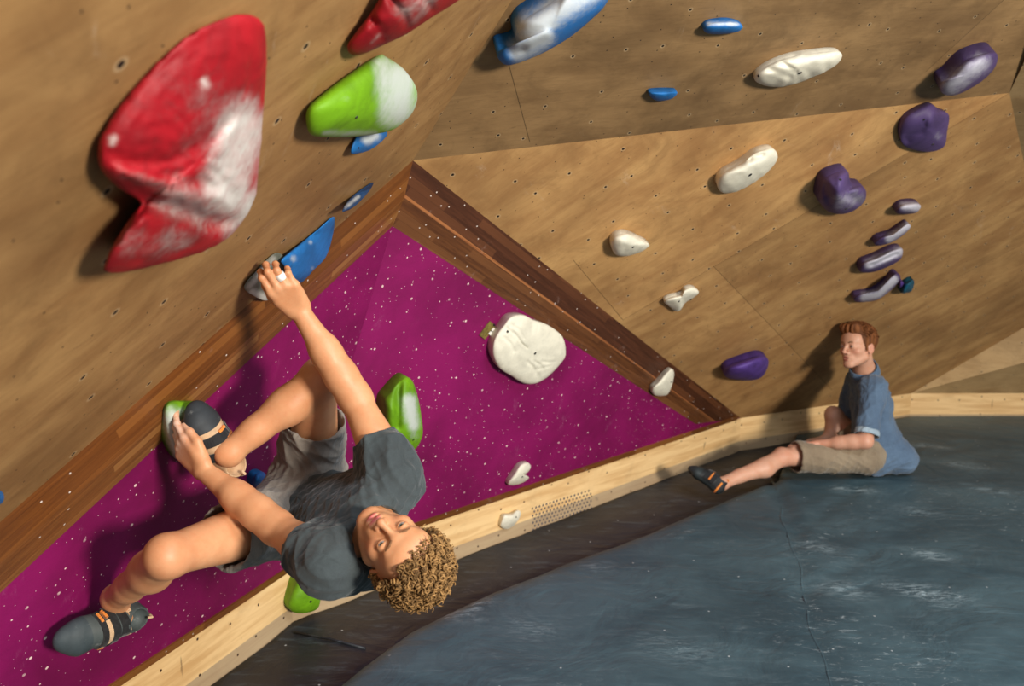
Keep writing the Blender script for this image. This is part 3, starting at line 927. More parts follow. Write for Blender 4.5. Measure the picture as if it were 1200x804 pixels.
tg = card('route_tag', [(562,393),(574.5,376.5),(581,382),(568.5,398)], M1, 0.0055, 0.004, MAT['olive'])
tag(tg, 'small olive route card taped to the magenta wall at the large white hold', 'tag')
card('tape', [(572.5,391),(578.5,384),(580.6,385.6),(575.5,394)], M1, 0.0065, 0.004, MAT['tape'], tg)
card('line', [(575.0,387.8),(575.6,387.1),(578.6,389.4),(578.0,390.1)], M1, 0.0072, 0.001, MAT['ink'], tg)
card('mark', [(578,379.5),(580.5,379.8),(580.6,382.5),(578,382.2)], M1, 0.0065, 0.001, MAT['ink'], tg)

# perforated patch in the kickboard
bm = bmesh.new()
a0 = np.array([624., 596.]); u0 = np.array([70., -22.]); v0 = np.array([1., 25.])
for j in range(7):
    for i in range(17):
        f = (i + (0.5 if j % 2 else 0)) / 17.0
        p = a0 + u0 * f + v0 * (j / 6.0)
        q = KB.hit(p[0], p[1], 0.0008)
        m4 = Matrix.Translation(q) @ KB.n.to_track_quat('Z', 'Y').to_matrix().to_4x4()
        bmesh.ops.create_circle(bm, cap_ends=True, radius=0.0062, segments=10, matrix=m4)
me = bpy.data.meshes.new('perforation'); bm.to_mesh(me); bm.free(); me.materials.append(plain('perforation', srgb(84, 80, 82), 0.7))
o = bpy.data.objects.new('perforation', me); COL.objects.link(o)
o.parent = bpy.data.objects['baseboard_back']
# ------------------------------------------------------------------ figures: bodies grown as one smooth surface
def V3(*a): return np.array(a[0] if len(a) == 1 else a, dtype=np.float64)

class Field:
    """a distance field on a grid; shapes are blended into it and its zero level becomes the mesh"""
    def __init__(self, lo, hi, h):
        self.lo = V3(lo); self.h = h
        self.n = np.ceil((V3(hi) - self.lo) / h).astype(int) + 1
        self.f = np.full(self.n, 0.06, dtype=np.float32)
        self.ax = [self.lo[i] + h * np.arange(self.n[i]) for i in range(3)]
    def box(self, lo, hi):
        a = np.clip(np.floor((V3(lo) - self.lo) / self.h).astype(int), 0, self.n)
        b = np.clip(np.ceil((V3(hi) - self.lo) / self.h).astype(int) + 1, 0, self.n)
        sl = tuple(slice(a[i], b[i]) for i in range(3))
        X, Y, Z = np.meshgrid(self.ax[0][sl[0]], self.ax[1][sl[1]], self.ax[2][sl[2]], indexing='ij', sparse=True)
        return sl, X, Y, Z
    def blend(self, sl, d, k, op):
        if d.size == 0: return
        f = self.f[sl]; d = d.astype(np.float32)
        if op == 'add':
            if k > 0:
                hh = np.maximum(k - np.abs(f - d), 0) / k
                self.f[sl] = np.minimum(f, d) - hh * hh * k * 0.25
            else: self.f[sl] = np.minimum(f, d)
        else:
            d = -d
            if k > 0:
                hh = np.maximum(k - np.abs(f - d), 0) / k
                self.f[sl] = np.maximum(f, d) + hh * hh * k * 0.25
            else: self.f[sl] = np.maximum(f, d)
    def cone(self, a, b, ra, rb, k=0.015, op='add', flat=None, bulge=0.0, bpos=0.4, grow=0.0, cap=None):
        a = V3(a); b = V3(b); ra += grow; rb += grow
        m = max(ra, rb) + abs(bulge) + 0.045 + k
        if flat is not None: m += max(ra, rb) * max(0, flat[1] - 1)
        sl, X, Y, Z = self.box(np.minimum(a, b) - m, np.maximum(a, b) + m)
        ab = b - a; L2 = max(1e-9, ab @ ab)
        px, py, pz = X - a[0], Y - a[1], Z - a[2]
        t = (px * ab[0] + py * ab[1] + pz * ab[2]) / L2
        tc = np.clip(t, 0, 1)
        dx, dy, dz = px - tc * ab[0], py - tc * ab[1], pz - tc * ab[2]
        if flat is not None:
            ax = V3(flat[0]); ax = ax / np.linalg.norm(ax); s = flat[1]
            c = (dx * ax[0] + dy * ax[1] + dz * ax[2]) * (1 / s - 1)
            dx, dy, dz = dx + c * ax[0], dy + c * ax[1], dz + c * ax[2]
        r = ra + (rb - ra) * tc
        if bulge: r = r + bulge * np.exp(-((tc - bpos) / 0.28) ** 2)
        d = np.sqrt(dx * dx + dy * dy + dz * dz) - r
        if flat is not None: d = d * min(1.0, flat[1]) ** 0.5
        if cap is not None:       # (lo, hi) limits along the axis, a flat cut
            L = math.sqrt(L2)
            if cap[0] is not None: d = np.maximum(d, (cap[0] - t) * L)
            if cap[1] is not None: d = np.maximum(d, (t - cap[1]) * L)
        self.blend(sl, d, k, op)
    def chain(self, pts, rs, **kw):
        for i in range(len(pts) - 1): self.cone(pts[i], pts[i + 1], rs[i], rs[i + 1], **kw)
    def ell(self, c, r, R=None, k=0.01, op='add'):
        c = V3(c); r = V3(r); m = r.max() + 0.04 + k
        sl, X, Y, Z = self.box(c - m, c + m)
        px, py, pz = X - c[0], Y - c[1], Z - c[2]
        if R is None: q = (px, py, pz)
        else:
            R = np.asarray(R)     # columns = local axes
            q = tuple(px * R[0, i] + py * R[1, i] + pz * R[2, i] for i in range(3))
        k0 = np.sqrt((q[0] / r[0]) ** 2 + (q[1] / r[1]) ** 2 + (q[2] / r[2]) ** 2)
        k1 = np.sqrt((q[0] / r[0] ** 2) ** 2 + (q[1] / r[1] ** 2) ** 2 + (q[2] / r[2] ** 2) ** 2)
        d = k0 * (k0 - 1.0) / np.maximum(k1, 1e-6)
        self.blend(sl, d, k, op)
    def half(self, c, n, k=0.0):
        """cut away everything on the side n points to"""
        c = V3(c); n = V3(n) / np.linalg.norm(V3(n))
        X, Y, Z = np.meshgrid(*self.ax, indexing='ij', sparse=True)
        d = -((X - c[0]) * n[0] + (Y - c[1]) * n[1] + (Z - c[2]) * n[2])
        self.blend((slice(None),) * 3, d, k, 'sub')
    def mesh(self, smooth=2):
        f = self.f; ins = f < 0
        n = self.n
        c = ins[:-1, :-1, :-1].astype(np.int8)
        for dx in (0, 1):
            for dy in (0, 1):
                for dz in (0, 1):
                    if dx + dy + dz: c += ins[dx:n[0] - 1 + dx, dy:n[1] - 1 + dy, dz:n[2] - 1 + dz]
        act = (c > 0) & (c < 8)
        I = np.argwhere(act)
        idx = np.full(act.shape, -1, dtype=np.int32); idx[act] = np.arange(len(I))
        acc = np.zeros((len(I), 3)); cnt = np.zeros(len(I))
        cor = [(a, b, d) for a in (0, 1) for b in (0, 1) for d in (0, 1)]
        for i, p in enumerate(cor):
            for ax in range(3):
                if p[ax] == 0:
                    q = list(p); q[ax] = 1
                    f0 = f[I[:, 0] + p[0], I[:, 1] + p[1], I[:, 2] + p[2]]
                    f1 = f[I[:, 0] + q[0], I[:, 1] + q[1], I[:, 2] + q[2]]
                    m = (f0 < 0) != (f1 < 0)
                    t = f0[m] / (f0[m] - f1[m])
                    pos = np.tile(np.array(p, float), (m.sum(), 1)); pos[:, ax] = t
                    acc[m] += pos; cnt[m] += 1
        Vv = (I + acc / np.maximum(cnt, 1)[:, None]) * self.h + self.lo
        quads = []
        for ax in range(3):
            o1, o2 = [(1, 2), (2, 0), (0, 1)][ax]
            a = [slice(None)] * 3; b = [slice(None)] * 3
            a[ax] = slice(0, -1); b[ax] = slice(1, None)
            s = ins[tuple(a)] != ins[tuple(b)]
            flip = ins[tuple(a)]
            E = np.argwhere(s)
            ok = (E[:, o1] > 0) & (E[:, o2] > 0) & (E[:, o1] < n[o1] - 1) & (E[:, o2] < n[o2] - 1)
            E = E[ok]; fl = flip[E[:, 0], E[:, 1], E[:, 2]]
            def g(d1, d2):
                e = E.copy(); e[:, o1] -= d1; e[:, o2] -= d2
                return idx[e[:, 0], e[:, 1], e[:, 2]]
            q = np.stack([g(1, 1), g(0, 1), g(0, 0), g(1, 0)], 1)
            q[~fl] = q[~fl][:, ::-1]
            quads.append(q)
        Q = np.concatenate(quads)
        for _ in range(smooth): Vv = lap(Vv, Q, 0.5)
        return Vv, Q

def lap(V, Q, w):
    acc = np.zeros_like(V); cnt = np.zeros(len(V))
    for i in range(4):
        a = Q[:, i]; b = Q[:, (i + 1) % 4]
        for j in range(3):
            acc[:, j] += np.bincount(a, V[b, j], len(V)) + np.bincount(b, V[a, j], len(V))
        cnt += np.bincount(a, minlength=len(V)) + np.bincount(b, minlength=len(V))
    return V * (1 - w) + w * acc / np.maximum(cnt, 1)[:, None]

def vnormals(V, Q):
    n = np.cross(V[Q[:, 2]] - V[Q[:, 0]], V[Q[:, 3]] - V[Q[:, 1]])
    N = np.zeros_like(V)
    for i in range(4):
        for j in range(3): N[:, j] += np.bincount(Q[:, i], n[:, j], len(V))
    return N / np.maximum(np.linalg.norm(N, axis=1), 1e-12)[:, None]

def wrinkle(V, seed, dirs, amp, freq, warp=1.2):
    """cloth folds: sharpened waves running across the given directions, broken up by a slow warp"""
    rs = np.random.RandomState(seed); out = np.zeros(len(V))
    wv = sum(np.sin(V @ rs.normal(0, 11, 3) + rs.rand() * 6) for _ in range(3)) * warp
    for d in dirs:
        d = V3(d) / np.linalg.norm(V3(d))
        m = 0.5 + 0.5 * np.sin(V @ rs.normal(0, 9, 3) + rs.rand() * 6)
        s = np.sin((V @ d) * freq * (1 + 0.15 * rs.rand()) + wv + rs.rand() * 6)
        out += m * (1 - np.abs(s)) ** 1.6
    out -= out.mean()
    return out * amp / max(1, len(dirs)) ** 0.5

def finish(name, V, Q, org, mats, parent=None, attrs=None):
    me = mesh_np(V - V3(org), Q)
    for m in (mats if isinstance(mats, (list, tuple)) else [mats]): me.materials.append(m)
    me.polygons.foreach_set('use_smooth', [True] * len(me.polygons))
    for k, a in (attrs or {}).items():
        at = me.attributes.new(k, 'FLOAT', 'POINT'); at.data.foreach_set('value', np.asarray(a, dtype=np.float32))
    o = bpy.data.objects.new(name, me); COL.objects.link(o)
    if parent is None: o.location = org
    else: o.parent = parent
    return o

def norm(v): v = V3(v); return v / np.linalg.norm(v)
def W(x, y, d): return V3(P(x, y, d))
IX, IU, IF = V3(AX_X), V3(AX_U), V3(AX_F)
def img(dx, dy, toward=0.0): return norm(IX * dx - IU * dy - IF * toward)

class Head:
    """local frame: x to the person's left, y out of the face, z up; the origin lies between the eyes' centres"""
    def __init__(self, eyes_mid, up, fwd, s=1.0):
        self.z = norm(up); f = V3(fwd); self.y = norm(f - self.z * (f @ self.z)); self.x = np.cross(self.z, self.y) * -1.0
        self.x = np.cross(self.y, self.z)          # right-handed x = y cross z
        self.s = s
        self.R = np.stack([self.x, self.y, self.z], 1)
        self.o = V3(eyes_mid) - self.y * 0.084 * s
    def p(self, x, y, z): return self.o + (self.x * x + self.y * y + self.z * z) * self.s
    def loc(self, V): return ((V - self.o) @ self.R) / self.s
    def build(self, F, open_mouth=0.0, jaw=1.0, slit=0.0042):
        s = self.s; p = self.p
        def E(c, r, k=0.01, op='add', R=None): F.ell(p(*c), V3(r) * s, self.R if R is None else R, k * s, op)
        def C(a, b, ra, rb, k=0.01, **kw): F.cone(p(*a), p(*b), ra * s, rb * s, k=k * s, **kw)
        E((0, -0.012, 0.030), (0.075, 0.096, 0.086), 0.0)
        E((0, 0.030, -0.030), (0.060, 0.058, 0.078), 0.03)
        E((0, 0.055, 0.040), (0.056, 0.034, 0.036), 0.03)
        for q in (-1, 1):
            C((q * 0.053, 0.004, -0.058), (q * 0.015, 0.069, -0.100 * jaw), 0.018, 0.017, 0.025)
            E((q * 0.043, 0.056, -0.026), (0.020, 0.022, 0.018), 0.022)
        E((0, 0.074, -0.100 * jaw), (0.017, 0.014, 0.013), 0.018)
        E((0, 0.076, -0.060), (0.030, 0.018, 0.026), 0.018)
        C((-0.034, 0.078, 0.020), (-0.008, 0.087, 0.016), 0.0085, 0.0085, 0.014)
        C((0.034, 0.078, 0.020), (0.008, 0.087, 0.016), 0.0085, 0.0085, 0.014)
        for q in (-1, 1):
            E((q * 0.031, 0.094, -0.001), (0.017, 0.014, 0.0115), 0.010, 'sub')
            E((q * 0.031, 0.0795, -0.001), (0.0158, 0.0150, 0.0135), 0.004)
            E((q * 0.031, 0.0975, -0.0022), (0.0130, 0.0160, slit), 0.002, 'sub')
        C((0, 0.088, 0.012), (0, 0.110, -0.031), 0.0070, 0.0090, 0.010)
        E((0, 0.108, -0.034), (0.0095, 0.0095, 0.0085), 0.008)
        for q in (-1, 1):
            E((q * 0.0115, 0.098, -0.038), (0.0075, 0.010, 0.0068), 0.006)
            E((q * 0.0065, 0.103, -0.0445), (0.0036, 0.0048, 0.0036), 0.002, 'sub')
        E((0, 0.0915, -0.0610), (0.0225, 0.0085, 0.0050), 0.005)
        E((0, 0.0900, -0.0715 - open_mouth), (0.0190, 0.0085, 0.0060), 0.005)
        E((0, 0.0985, -0.0662 - open_mouth * 0.5), (0.0215, 0.012, 0.0013 + open_mouth * 0.6), 0.002, 'sub')
        for q in (-1, 1):
            Re = self.R @ np.array(Matrix.Rotation(q * 0.35, 3, 'Z'))
            E((q * 0.0765, -0.012, -0.012), (0.0065, 0.019, 0.031), 0.006, R=Re)
            E((q * 0.0850, -0.008, -0.008), (0.0060, 0.011, 0.020), 0.004, 'sub', R=Re)
    def attrs(self, V, open_mouth=0.0):
        L = self.loc(V)
        def g(c, r): return np.exp(-(((L - V3(c)) / V3(r)) ** 2).sum(1))
        lip = np.clip(g((0, 0.095, -0.0600), (0.020, 0.012, 0.0052)) + g((0, 0.094, -0.0725 - open_mouth), (0.0175, 0.012, 0.0066)), 0, 1)
        lip = np.clip((lip - 0.25) * 2.2, 0, 1)
        bl = (0.8 * g((0.044, 0.07, -0.032), (0.020, 0.03, 0.018)) + 0.8 * g((-0.044, 0.07, -0.032), (0.020, 0.03, 0.018))
              + 0.9 * g((0, 0.108, -0.034), (0.014, 0.02, 0.012)) + 0.9 * g((0.082, -0.01, -0.01), (0.02, 0.03, 0.04)) + 0.9 * g((-0.082, -0.01, -0.01), (0.02, 0.03, 0.04))
              + 0.4 * g((0, 0.09, -0.1), (0.02, 0.02, 0.012)))
        return lip, np.clip(bl, 0, 1)

def hand(F, wrist, d, n, side, curls, s=1.0, spread=0.10, thumb=None, flexw=0.0, k=0.006):
    """d towards the knuckles, n out of the palm, side towards the thumb; curls = per finger three bends in radians"""
    d = norm(d); n = norm(V3(n) - d * (V3(n) @ d)); side = V3(side); side = norm(side - d * (side @ d) - n * (side @ n))
    w = V3(wrist); segs = []
    kn = [w + d * l * s + side * o * s for l, o in ((0.090, 0.029), (0.094, 0.0095), (0.090, -0.0100), (0.080, -0.0285))]
    # palm as four rays plus heel pads, so that knuckles read
    for q, o in zip(kn, (0.020, 0.008, -0.006, -0.018)):
        F.cone(w + side * o * s + d * 0.008, q, 0.0150 * s, 0.0125 * s, k=0.012, flat=(n, 0.95))
    F.cone(w + side * 0.014 * s + n * 0.008 * s + d * 0.02 * s, w + side * 0.030 * s + d * 0.055 * s + n * 0.006 * s, 0.016 * s, 0.013 * s, k=0.012)
    F.cone(w - side * 0.016 * s + n * 0.006 * s + d * 0.02 * s, w - side * 0.022 * s + d * 0.055 * s + n * 0.006 * s, 0.014 * s, 0.012 * s, k=0.012)
    lens = ((0.043, 0.026, 0.021), (0.048, 0.030, 0.022), (0.044, 0.028, 0.021), (0.034, 0.021, 0.018))
    rads = (0.0092, 0.0095, 0.0090, 0.0080); tips = []
    for i in range(4):
        a = 0.0; p0 = kn[i]; out = (1.5 - i) * spread
        dd = norm(d + side * out)
        for j in range(3):
            a += curls[i][j]
            v = dd * math.cos(a) + n * math.sin(a)
            p1 = p0 + v * lens[i][j] * s
            r0 = rads[i] * s * (1.0 - 0.10 * j); r1 = rads[i] * s * (0.94 - 0.12 * j)
            F.cone(p0, p1, r0, r1, k=0.003 if j else 0.006)
            F.ell(p0, (r0 * 1.08,) * 3, k=0.003)
            segs.append((p0, p1, r0)); p0 = p1
        tips.append(p0)
    tb = w + side * 0.026 * s + d * 0.028 * s + n * 0.008 * s
    if thumb is None: thumb = [(0.75, 0.55, 0.35), (0.85, 0.30, 0.35), (0.95, 0.1, 0.3)]
    rr = (0.0135, 0.0115, 0.0100, 0.0082)
    for j, ((c1, c2, c3), ln) in enumerate(zip(thumb, (0.036, 0.032, 0.024))):
        v = norm(d * c1 + side * c2 + n * c3)
        t1 = tb + v * ln * s
        F.cone(tb, t1, rr[j] * s, rr[j + 1] * s, k=0.005)
        tb = t1
    tips.append(tb)
    return kn, tips, segs

# ---- cloth, skin and hair materials
def skin_mat(name, base, red, lipc):
    t = NT(name); o = t.obj()
    n = t.noise(o, 22, 5, 0.6); n2 = t.noise(o, 150, 3, 0.6)
    c = t.mix(t.ramp(n, 0.3, 0.7), base, tuple(x * y for x, y in zip(base, (0.93, 0.84, 0.78))))
    c = t.mix(t.math('MULTIPLY', t.ramp(n2, 0.55, 0.8), 0.2), c, red)
    c = t.mix(t.math('MULTIPLY', t.attr('blush'), 0.42), c, red)
    c = t.mix(t.attr('lip'), c, lipc)
    c = t.mix(t.math('MULTIPLY', t.attr('chalk'), t.ramp(t.noise(o, 70, 5, 0.7), 0.3, 0.6, 0.3, 0.9)), c, srgb(226, 214, 204))
    t.bump(n2, 0.12, 0.002)
    m = t.set(c, 0.48, 0.4)
    t.b.inputs['Subsurface Weight'].default_value = 0.12
    t.b.inputs['Subsurface Radius'].default_value = (1.0, 0.35, 0.2)
    t.b.inputs['Subsurface Scale'].default_value = 0.008
    return m
def cloth_mat(name, c1, c2, scale=420, rough=0.85, blot=0.25, sheen=0.2):
    t = NT(name); o = t.obj()
    a = t.noise(o, 7, 5, 0.6, 0.3)
    w = t.noise(o, scale, 2, 0.5)
    fold = t.noise(t.mapping(o, scale=(1.0, 1.6, 0.8), rot=(0.5, 0.3, 0.7)), 13, 1.5, 0.45, 1.2)
    fold = t.math('POWER', t.math('ADD', t.math('POWER', t.math('SUBTRACT', fold, 0.5), 2.0), 0.0012), 0.5)
    c = t.mix(t.ramp(a, 0.3, 0.7), c1, c2)
    c = t.mix(t.ramp(w, 0.4, 0.7, 0, blot), c, tuple(x * 0.5 for x in c1))
    bp = t.n('ShaderNodeBump'); bp.inputs['Strength'].default_value = 0.7; bp.inputs['Distance'].default_value = 0.022
    t.l(fold, bp.inputs['Height'])
    b2 = t.n('ShaderNodeBump'); b2.inputs['Strength'].default_value = 0.25; b2.inputs['Distance'].default_value = 0.001
    t.l(w, b2.inputs['Height']); t.l(bp.outputs[0], b2.inputs['Normal']); t.l(b2.outputs[0], t.b.inputs['Normal'])
    return t.set(c, rough, 0.2, Sheen_Weight=sheen)
MAT['skin_a'] = skin_mat('skin_tanned', srgb(210, 152, 110), srgb(194, 104, 76), srgb(196, 96, 92))
MAT['skin_b'] = skin_mat('skin_fair', srgb(206, 158, 132), srgb(196, 112, 90), srgb(168, 96, 84))
MAT['tee'] = cloth_mat('tee_charcoal', srgb(56, 62, 64), srgb(68, 76, 78))
MAT['short_grey'] = cloth_mat('shorts_grey', srgb(128, 120, 112), srgb(146, 138, 128))
MAT['denim'] = cloth_mat('shirt_blue', srgb(78, 98, 122), srgb(92, 114, 138), 300)
MAT['denim_light'] = cloth_mat('cuff_lining', srgb(148, 166, 180), srgb(164, 182, 194), 300)
MAT['khaki'] = cloth_mat('shorts_khaki', srgb(128, 112, 92), srgb(146, 130, 108), 360)
MAT['rubber'] = cloth_mat('shoe_rubber', srgb(36, 40, 42), srgb(54, 58, 60), 200, 0.6, 0.2, 0.0)
MAT['shoe_grey'] = cloth_mat('shoe_grey', srgb(66, 76, 78), srgb(84, 94, 94), 260, 0.7, 0.2, 0.0)
MAT['tan'] = cloth_mat('shoe_tan', srgb(196, 160, 124), srgb(210, 176, 140), 260, 0.7)
MAT['orange'] = cloth_mat('shoe_orange', srgb(214, 120, 44), srgb(226, 140, 60), 260, 0.6)
MAT['webbing'] = cloth_mat('shoe_webbing', srgb(26, 26, 28), srgb(38, 38, 40), 300, 0.7)
MAT['tape_white'] = cloth_mat('finger_tape', srgb(232, 228, 222), srgb(240, 238, 232), 300, 0.8, 0.1)
def eye_mat():
    t = NT('eye'); a = t.attr('iris')
    c = t.mix(t.ramp(a, 0.40, 0.46), srgb(158, 144, 136), srgb(58, 68, 60))
    c = t.mix(t.ramp(a, 0.70, 0.76), c, srgb(14, 14, 16))
    return t.set(c, 0.12, 0.6)
MAT['eye'] = eye_mat()
def hair_mat(name, c1, c2, rough=0.7):
    t = NT(name); o = t.obj()
    a = t.attr('tone'); n = t.noise(o, 60, 4, 0.7)
    c = t.mix(t.math('ADD', t.math('MULTIPLY', a, 0.7), t.math('MULTIPLY', n, 0.3), clamp=True), c1, c2)
    return t.set(c, rough, 0.2)
MAT['hair_blond'] = hair_mat('hair_blond_curls', srgb(50, 32, 16), srgb(186, 142, 88))
MAT['hair_ginger'] = hair_mat('hair_ginger', srgb(60, 32, 16), srgb(138, 84, 46))
MAT['brow'] = plain('eyebrow', srgb(120, 82, 52), 0.8)

def make_eyes(H, org, parent, look=(0, 0)):
    for q in (-1, 1):
        c = H.p(q * 0.031, 0.0795, -0.0012)
        bm = bmesh.new(); bmesh.ops.create_uvsphere(bm, u_segments=28, v_segments=20, radius=0.0128 * H.s)
        gaze = norm(H.y + H.x * look[0] + H.z * look[1])
        vals = []
        for v in bm.verts:
            a = V3(v.co) @ gaze / (0.0128 * H.s)
            vals.append(max(0.0, 1 - math.acos(max(-1, min(1, a))) / 0.80))
            v.co = Vector(V3(v.co) + c - V3(org))
        me = bpy.data.meshes.new('eye'); bm.to_mesh(me); bm.free(); me.materials.append(MAT['eye'])
        me.polygons.foreach_set('use_smooth', [True] * len(me.polygons))
        at = me.attributes.new('iris', 'FLOAT', 'POINT'); at.data.foreach_set('value', vals)
        o = bpy.data.objects.new('eye', me); COL.objects.link(o); o.parent = parent
        F_ = [H.p(q * x, y, z) for x, y, z in ((0.012, 0.0945, 0.0165), (0.024, 0.0925, 0.0215), (0.036, 0.0865, 0.0215), (0.046, 0.0765, 0.0165))]
        m2 = tube_mesh([Vector(v - V3(org)) for v in F_], [0.0036 * H.s, 0.0042 * H.s, 0.0036 * H.s, 0.0018 * H.s], 8)
        m2.materials.append(MAT['brow'])
        o = bpy.data.objects.new('eyebrow', m2); COL.objects.link(o); o.parent = parent

def shoe(heel, toe, up, org, parent, style, s=1.0, name='shoe'):
    """a rock-climbing slipper: down-turned pointed toe, straps across the instep"""
    h = V3(heel); t = V3(toe); f = norm(t - h); L = np.linalg.norm(t - h); u = norm(V3(up) - f * (V3(up) @ f)); sd = np.cross(f, u)
    def q(a, b, c=0.0): return h + f * a * L + u * b + sd * c
    lo = np.minimum(h, t) - 0.13; hi = np.maximum(h, t) + 0.13
    F = Field(lo, hi, 0.0028)
    F.cone(q(0.12, 0.030), q(0.12, 0.062), 0.034, 0.032, k=0.0)
    F.cone(q(0.12, 0.028), q(0.45, 0.030), 0.033, 0.037, k=0.02, flat=(u, 0.95))
    F.cone(q(0.45, 0.032), q(0.74, 0.020), 0.040, 0.043, k=0.02, flat=(u, 0.70))
    F.cone(q(0.74, 0.019), q(0.88, 0.010, 0.006), 0.043, 0.028, k=0.02, flat=(u, 0.66))
    F.cone(q(0.25, 0.060), q(0.55, 0.040), 0.026, 0.024, k=0.03)
    F.cone(q(0.15, 0.085), q(0.16, 0.130), 0.029, 0.033, k=0.0, op='sub')
    Vv, Q = F.mesh(1)
    a = (Vv - h) @ f / L; b = (Vv - h) @ u
    # rubber rand: toe cap, heel and the low edge; the upper is cloth or leather
    rub = np.clip(np.maximum(np.clip((a - 0.66) * 30, 0, 1), np.clip((0.020 - b) * 300, 0, 1)), 0, 1)
    o = finish(name, Vv, Q, org, style['mat'], parent, dict(tone=rub))
    # straps and pulls
    def strap(a0, w, lift, mat, nm='strap', arc=(-1.9, 1.9), rr=None):
        c = q(a0, 0.030); r = rr or 0.0385
        V = []; Qs = []; N = 22
        for i in range(N + 1):
            th = arc[0] + (arc[1] - arc[0]) * i / N
            dd = u * math.cos(th) * (0.92 + 0.28 * max(0, 0.55 - a0)) + sd * math.sin(th)
            for j, (da, dr) in enumerate(((-w, -0.004), (-w, lift), (w, lift), (w, -0.004))):
                # sit on the surface: march to the shoe's skin
                pos = None
                lo_, hi_ = 0.005, 0.080
                ci = c + f * da
                for _ in range(14):
                    m_ = (lo_ + hi_) / 2; x = ci + dd * m_
                    g = np.round((x - F.lo) / F.h).astype(int); g = np.clip(g, 0, F.n - 1)
                    if F.f[g[0], g[1], g[2]] < 0: lo_ = m_
                    else: hi_ = m_
                V.append(ci + dd * (lo_ + dr))
        V = np.array(V)
        for _ in range(2):
            W_ = V.reshape(N + 1, 4, 3); W_[1:-1] = (W_[:-2] + 2 * W_[1:-1] + W_[2:]) / 4; V = W_.reshape(-1, 3)
        for i in range(N):
            for j in range(4):
                a_ = i * 4 + j; b_ = i * 4 + (j + 1) % 4
                Qs.append((a_, a_ + 4, b_ + 4, b_))
        Qs.append((0, 1, 2, 3)); e_ = N * 4; Qs.append((e_ + 3, e_ + 2, e_ + 1, e_))
        so = finish(nm, V, Qs, org, mat, None); so.location = (0, 0, 0); so.parent = o
        so.data.polygons.foreach_set('use_smooth', [False] * len(so.data.polygons))
        bmx = bmesh.new(); bmx.from_mesh(so.data); bmesh.ops.recalc_face_normals(bmx, faces=bmx.faces); bmx.to_mesh(so.data); bmx.free()
        return so
    for st in style['straps']: strap(*st[:3], MAT[st[3]], *(st[4:] or ()))
    # pull tab at the heel
    pts = [Vector(q(0.02, 0.055) - V3(org)), Vector(q(-0.01, 0.080) - V3(org)), Vector(q(0.02, 0.096) - V3(org)), Vector(q(0.06, 0.090) - V3(org))]
    m2 = tube_mesh(pts, 0.0035, 8); m2.materials.append(MAT[style['tab']])
    ob = bpy.data.objects.new('pull_tab', m2); COL.objects.link(ob); ob.parent = o
    return o

def shoe_mat(name, up1, rub):
    t = NT(name); o = t.obj(); a = t.attr('tone'); n = t.noise(o, 40, 4, 0.7)
    n3 = t.noise(t.mapping(o, scale=(1, 1, 1)), 26, 6, 0.75)
    c = t.mix(t.ramp(a, 0.4, 0.6), up1, rub)
    c = t.mix(t.ramp(n, 0.3, 0.8, 0, 0.35), c, tuple(x * 0.5 for x in rub))
    c = t.mix(t.ramp(n3, 0.58, 0.75, 0, 0.35), c, srgb(170, 172, 168))
    t.bump(n, 0.2, 0.002)
    return t.set(c, 0.62, 0.35)
# ------------------------------------------------------------------ the climber
def bone(a, b): return float(np.linalg.norm(V3(a) - V3(b)))
def lerp(a, b, t): return V3(a) * (1 - t) + V3(b) * t
shR = W(462, 562, 2.03); shL = W(388, 662, 1.87)
elR = W(416, 466, 2.09); wrR = W(351, 364, 2.06)
elL = W(324, 618, 2.00); wrL = W(239, 552, 2.09)
hipR = W(362, 560, 2.40); hipL = W(334, 608, 2.28)
knR = W(375, 442, 2.19); anR = W(268, 531, 2.145)
knL = W(196, 652, 1.90); anL = W(136, 701, 2.17)
mS = (shR + shL) / 2; mH = (hipR + hipL) / 2
T = norm(mS - mH); Lf = norm(shL - shR); NF = norm(np.cross(Lf, T)); Lf = norm(np.cross(T, NF))
print('front towards camera', -NF @ IF, 'bones uaR %.2f faR %.2f uaL %.2f faL %.2f thR %.2f shR %.2f thL %.2f shL %.2f' % (
    bone(shR, elR), bone(elR, wrR), bone(shL, elL), bone(elL, wrL), bone(hipR, knR), bone(knR, anR), bone(hipL, knL), bone(knL, anL)))
org1 = Vector(mH)

# head pose
up1 = img(0.883, 0.469, 0.0) * math.cos(0.64) + (-IF) * math.sin(0.64)
f0 = (-IF) * math.cos(0.64) - img(0.883, 0.469) * math.sin(0.64)
fw1 = f0 * math.cos(0.56) + img(0.469, -0.883) * math.sin(0.56)
H1 = Head(W(460, 628, 1.775), up1, fw1, 0.90)

sp0 = mH - T * 0.02; sp1 = lerp(mH, mS, 0.30) - NF * 0.035; sp2 = lerp(mH, mS, 0.62) - NF * 0.035; sp3 = lerp(mH, mS, 0.88) - NF * 0.015
neck0 = mS + T * 0.02 - NF * 0.015; neck1 = H1.p(0, -0.025, -0.055)

pts = np.stack([shR, shL, elR, wrR, elL, wrL, knR, anR, knL, anL, H1.p(0, 0, 0), W(300, 305, 2.1), W(190, 500, 2.2), hipR, hipL])
print('mesh bounds', pts.min(0), pts.max(0))
B = Field(pts.min(0) - 0.14, pts.max(0) + 0.14, 0.0031)
# trunk (worn under the tee)
B.cone(sp0, sp1, 0.100, 0.095, k=0.0, flat=(NF, 0.72))
B.cone(sp1, sp2, 0.095, 0.108, k=0.03, flat=(NF, 0.70))
B.cone(sp2, sp3, 0.108, 0.095, k=0.03, flat=(NF, 0.70))
B.cone(shR - T * 0.01, shL - T * 0.01, 0.040, 0.040, k=0.03)
B.chain([neck0 - T * 0.03, lerp(neck0, neck1, 0.55), neck1], [0.052, 0.050, 0.053], k=0.025)
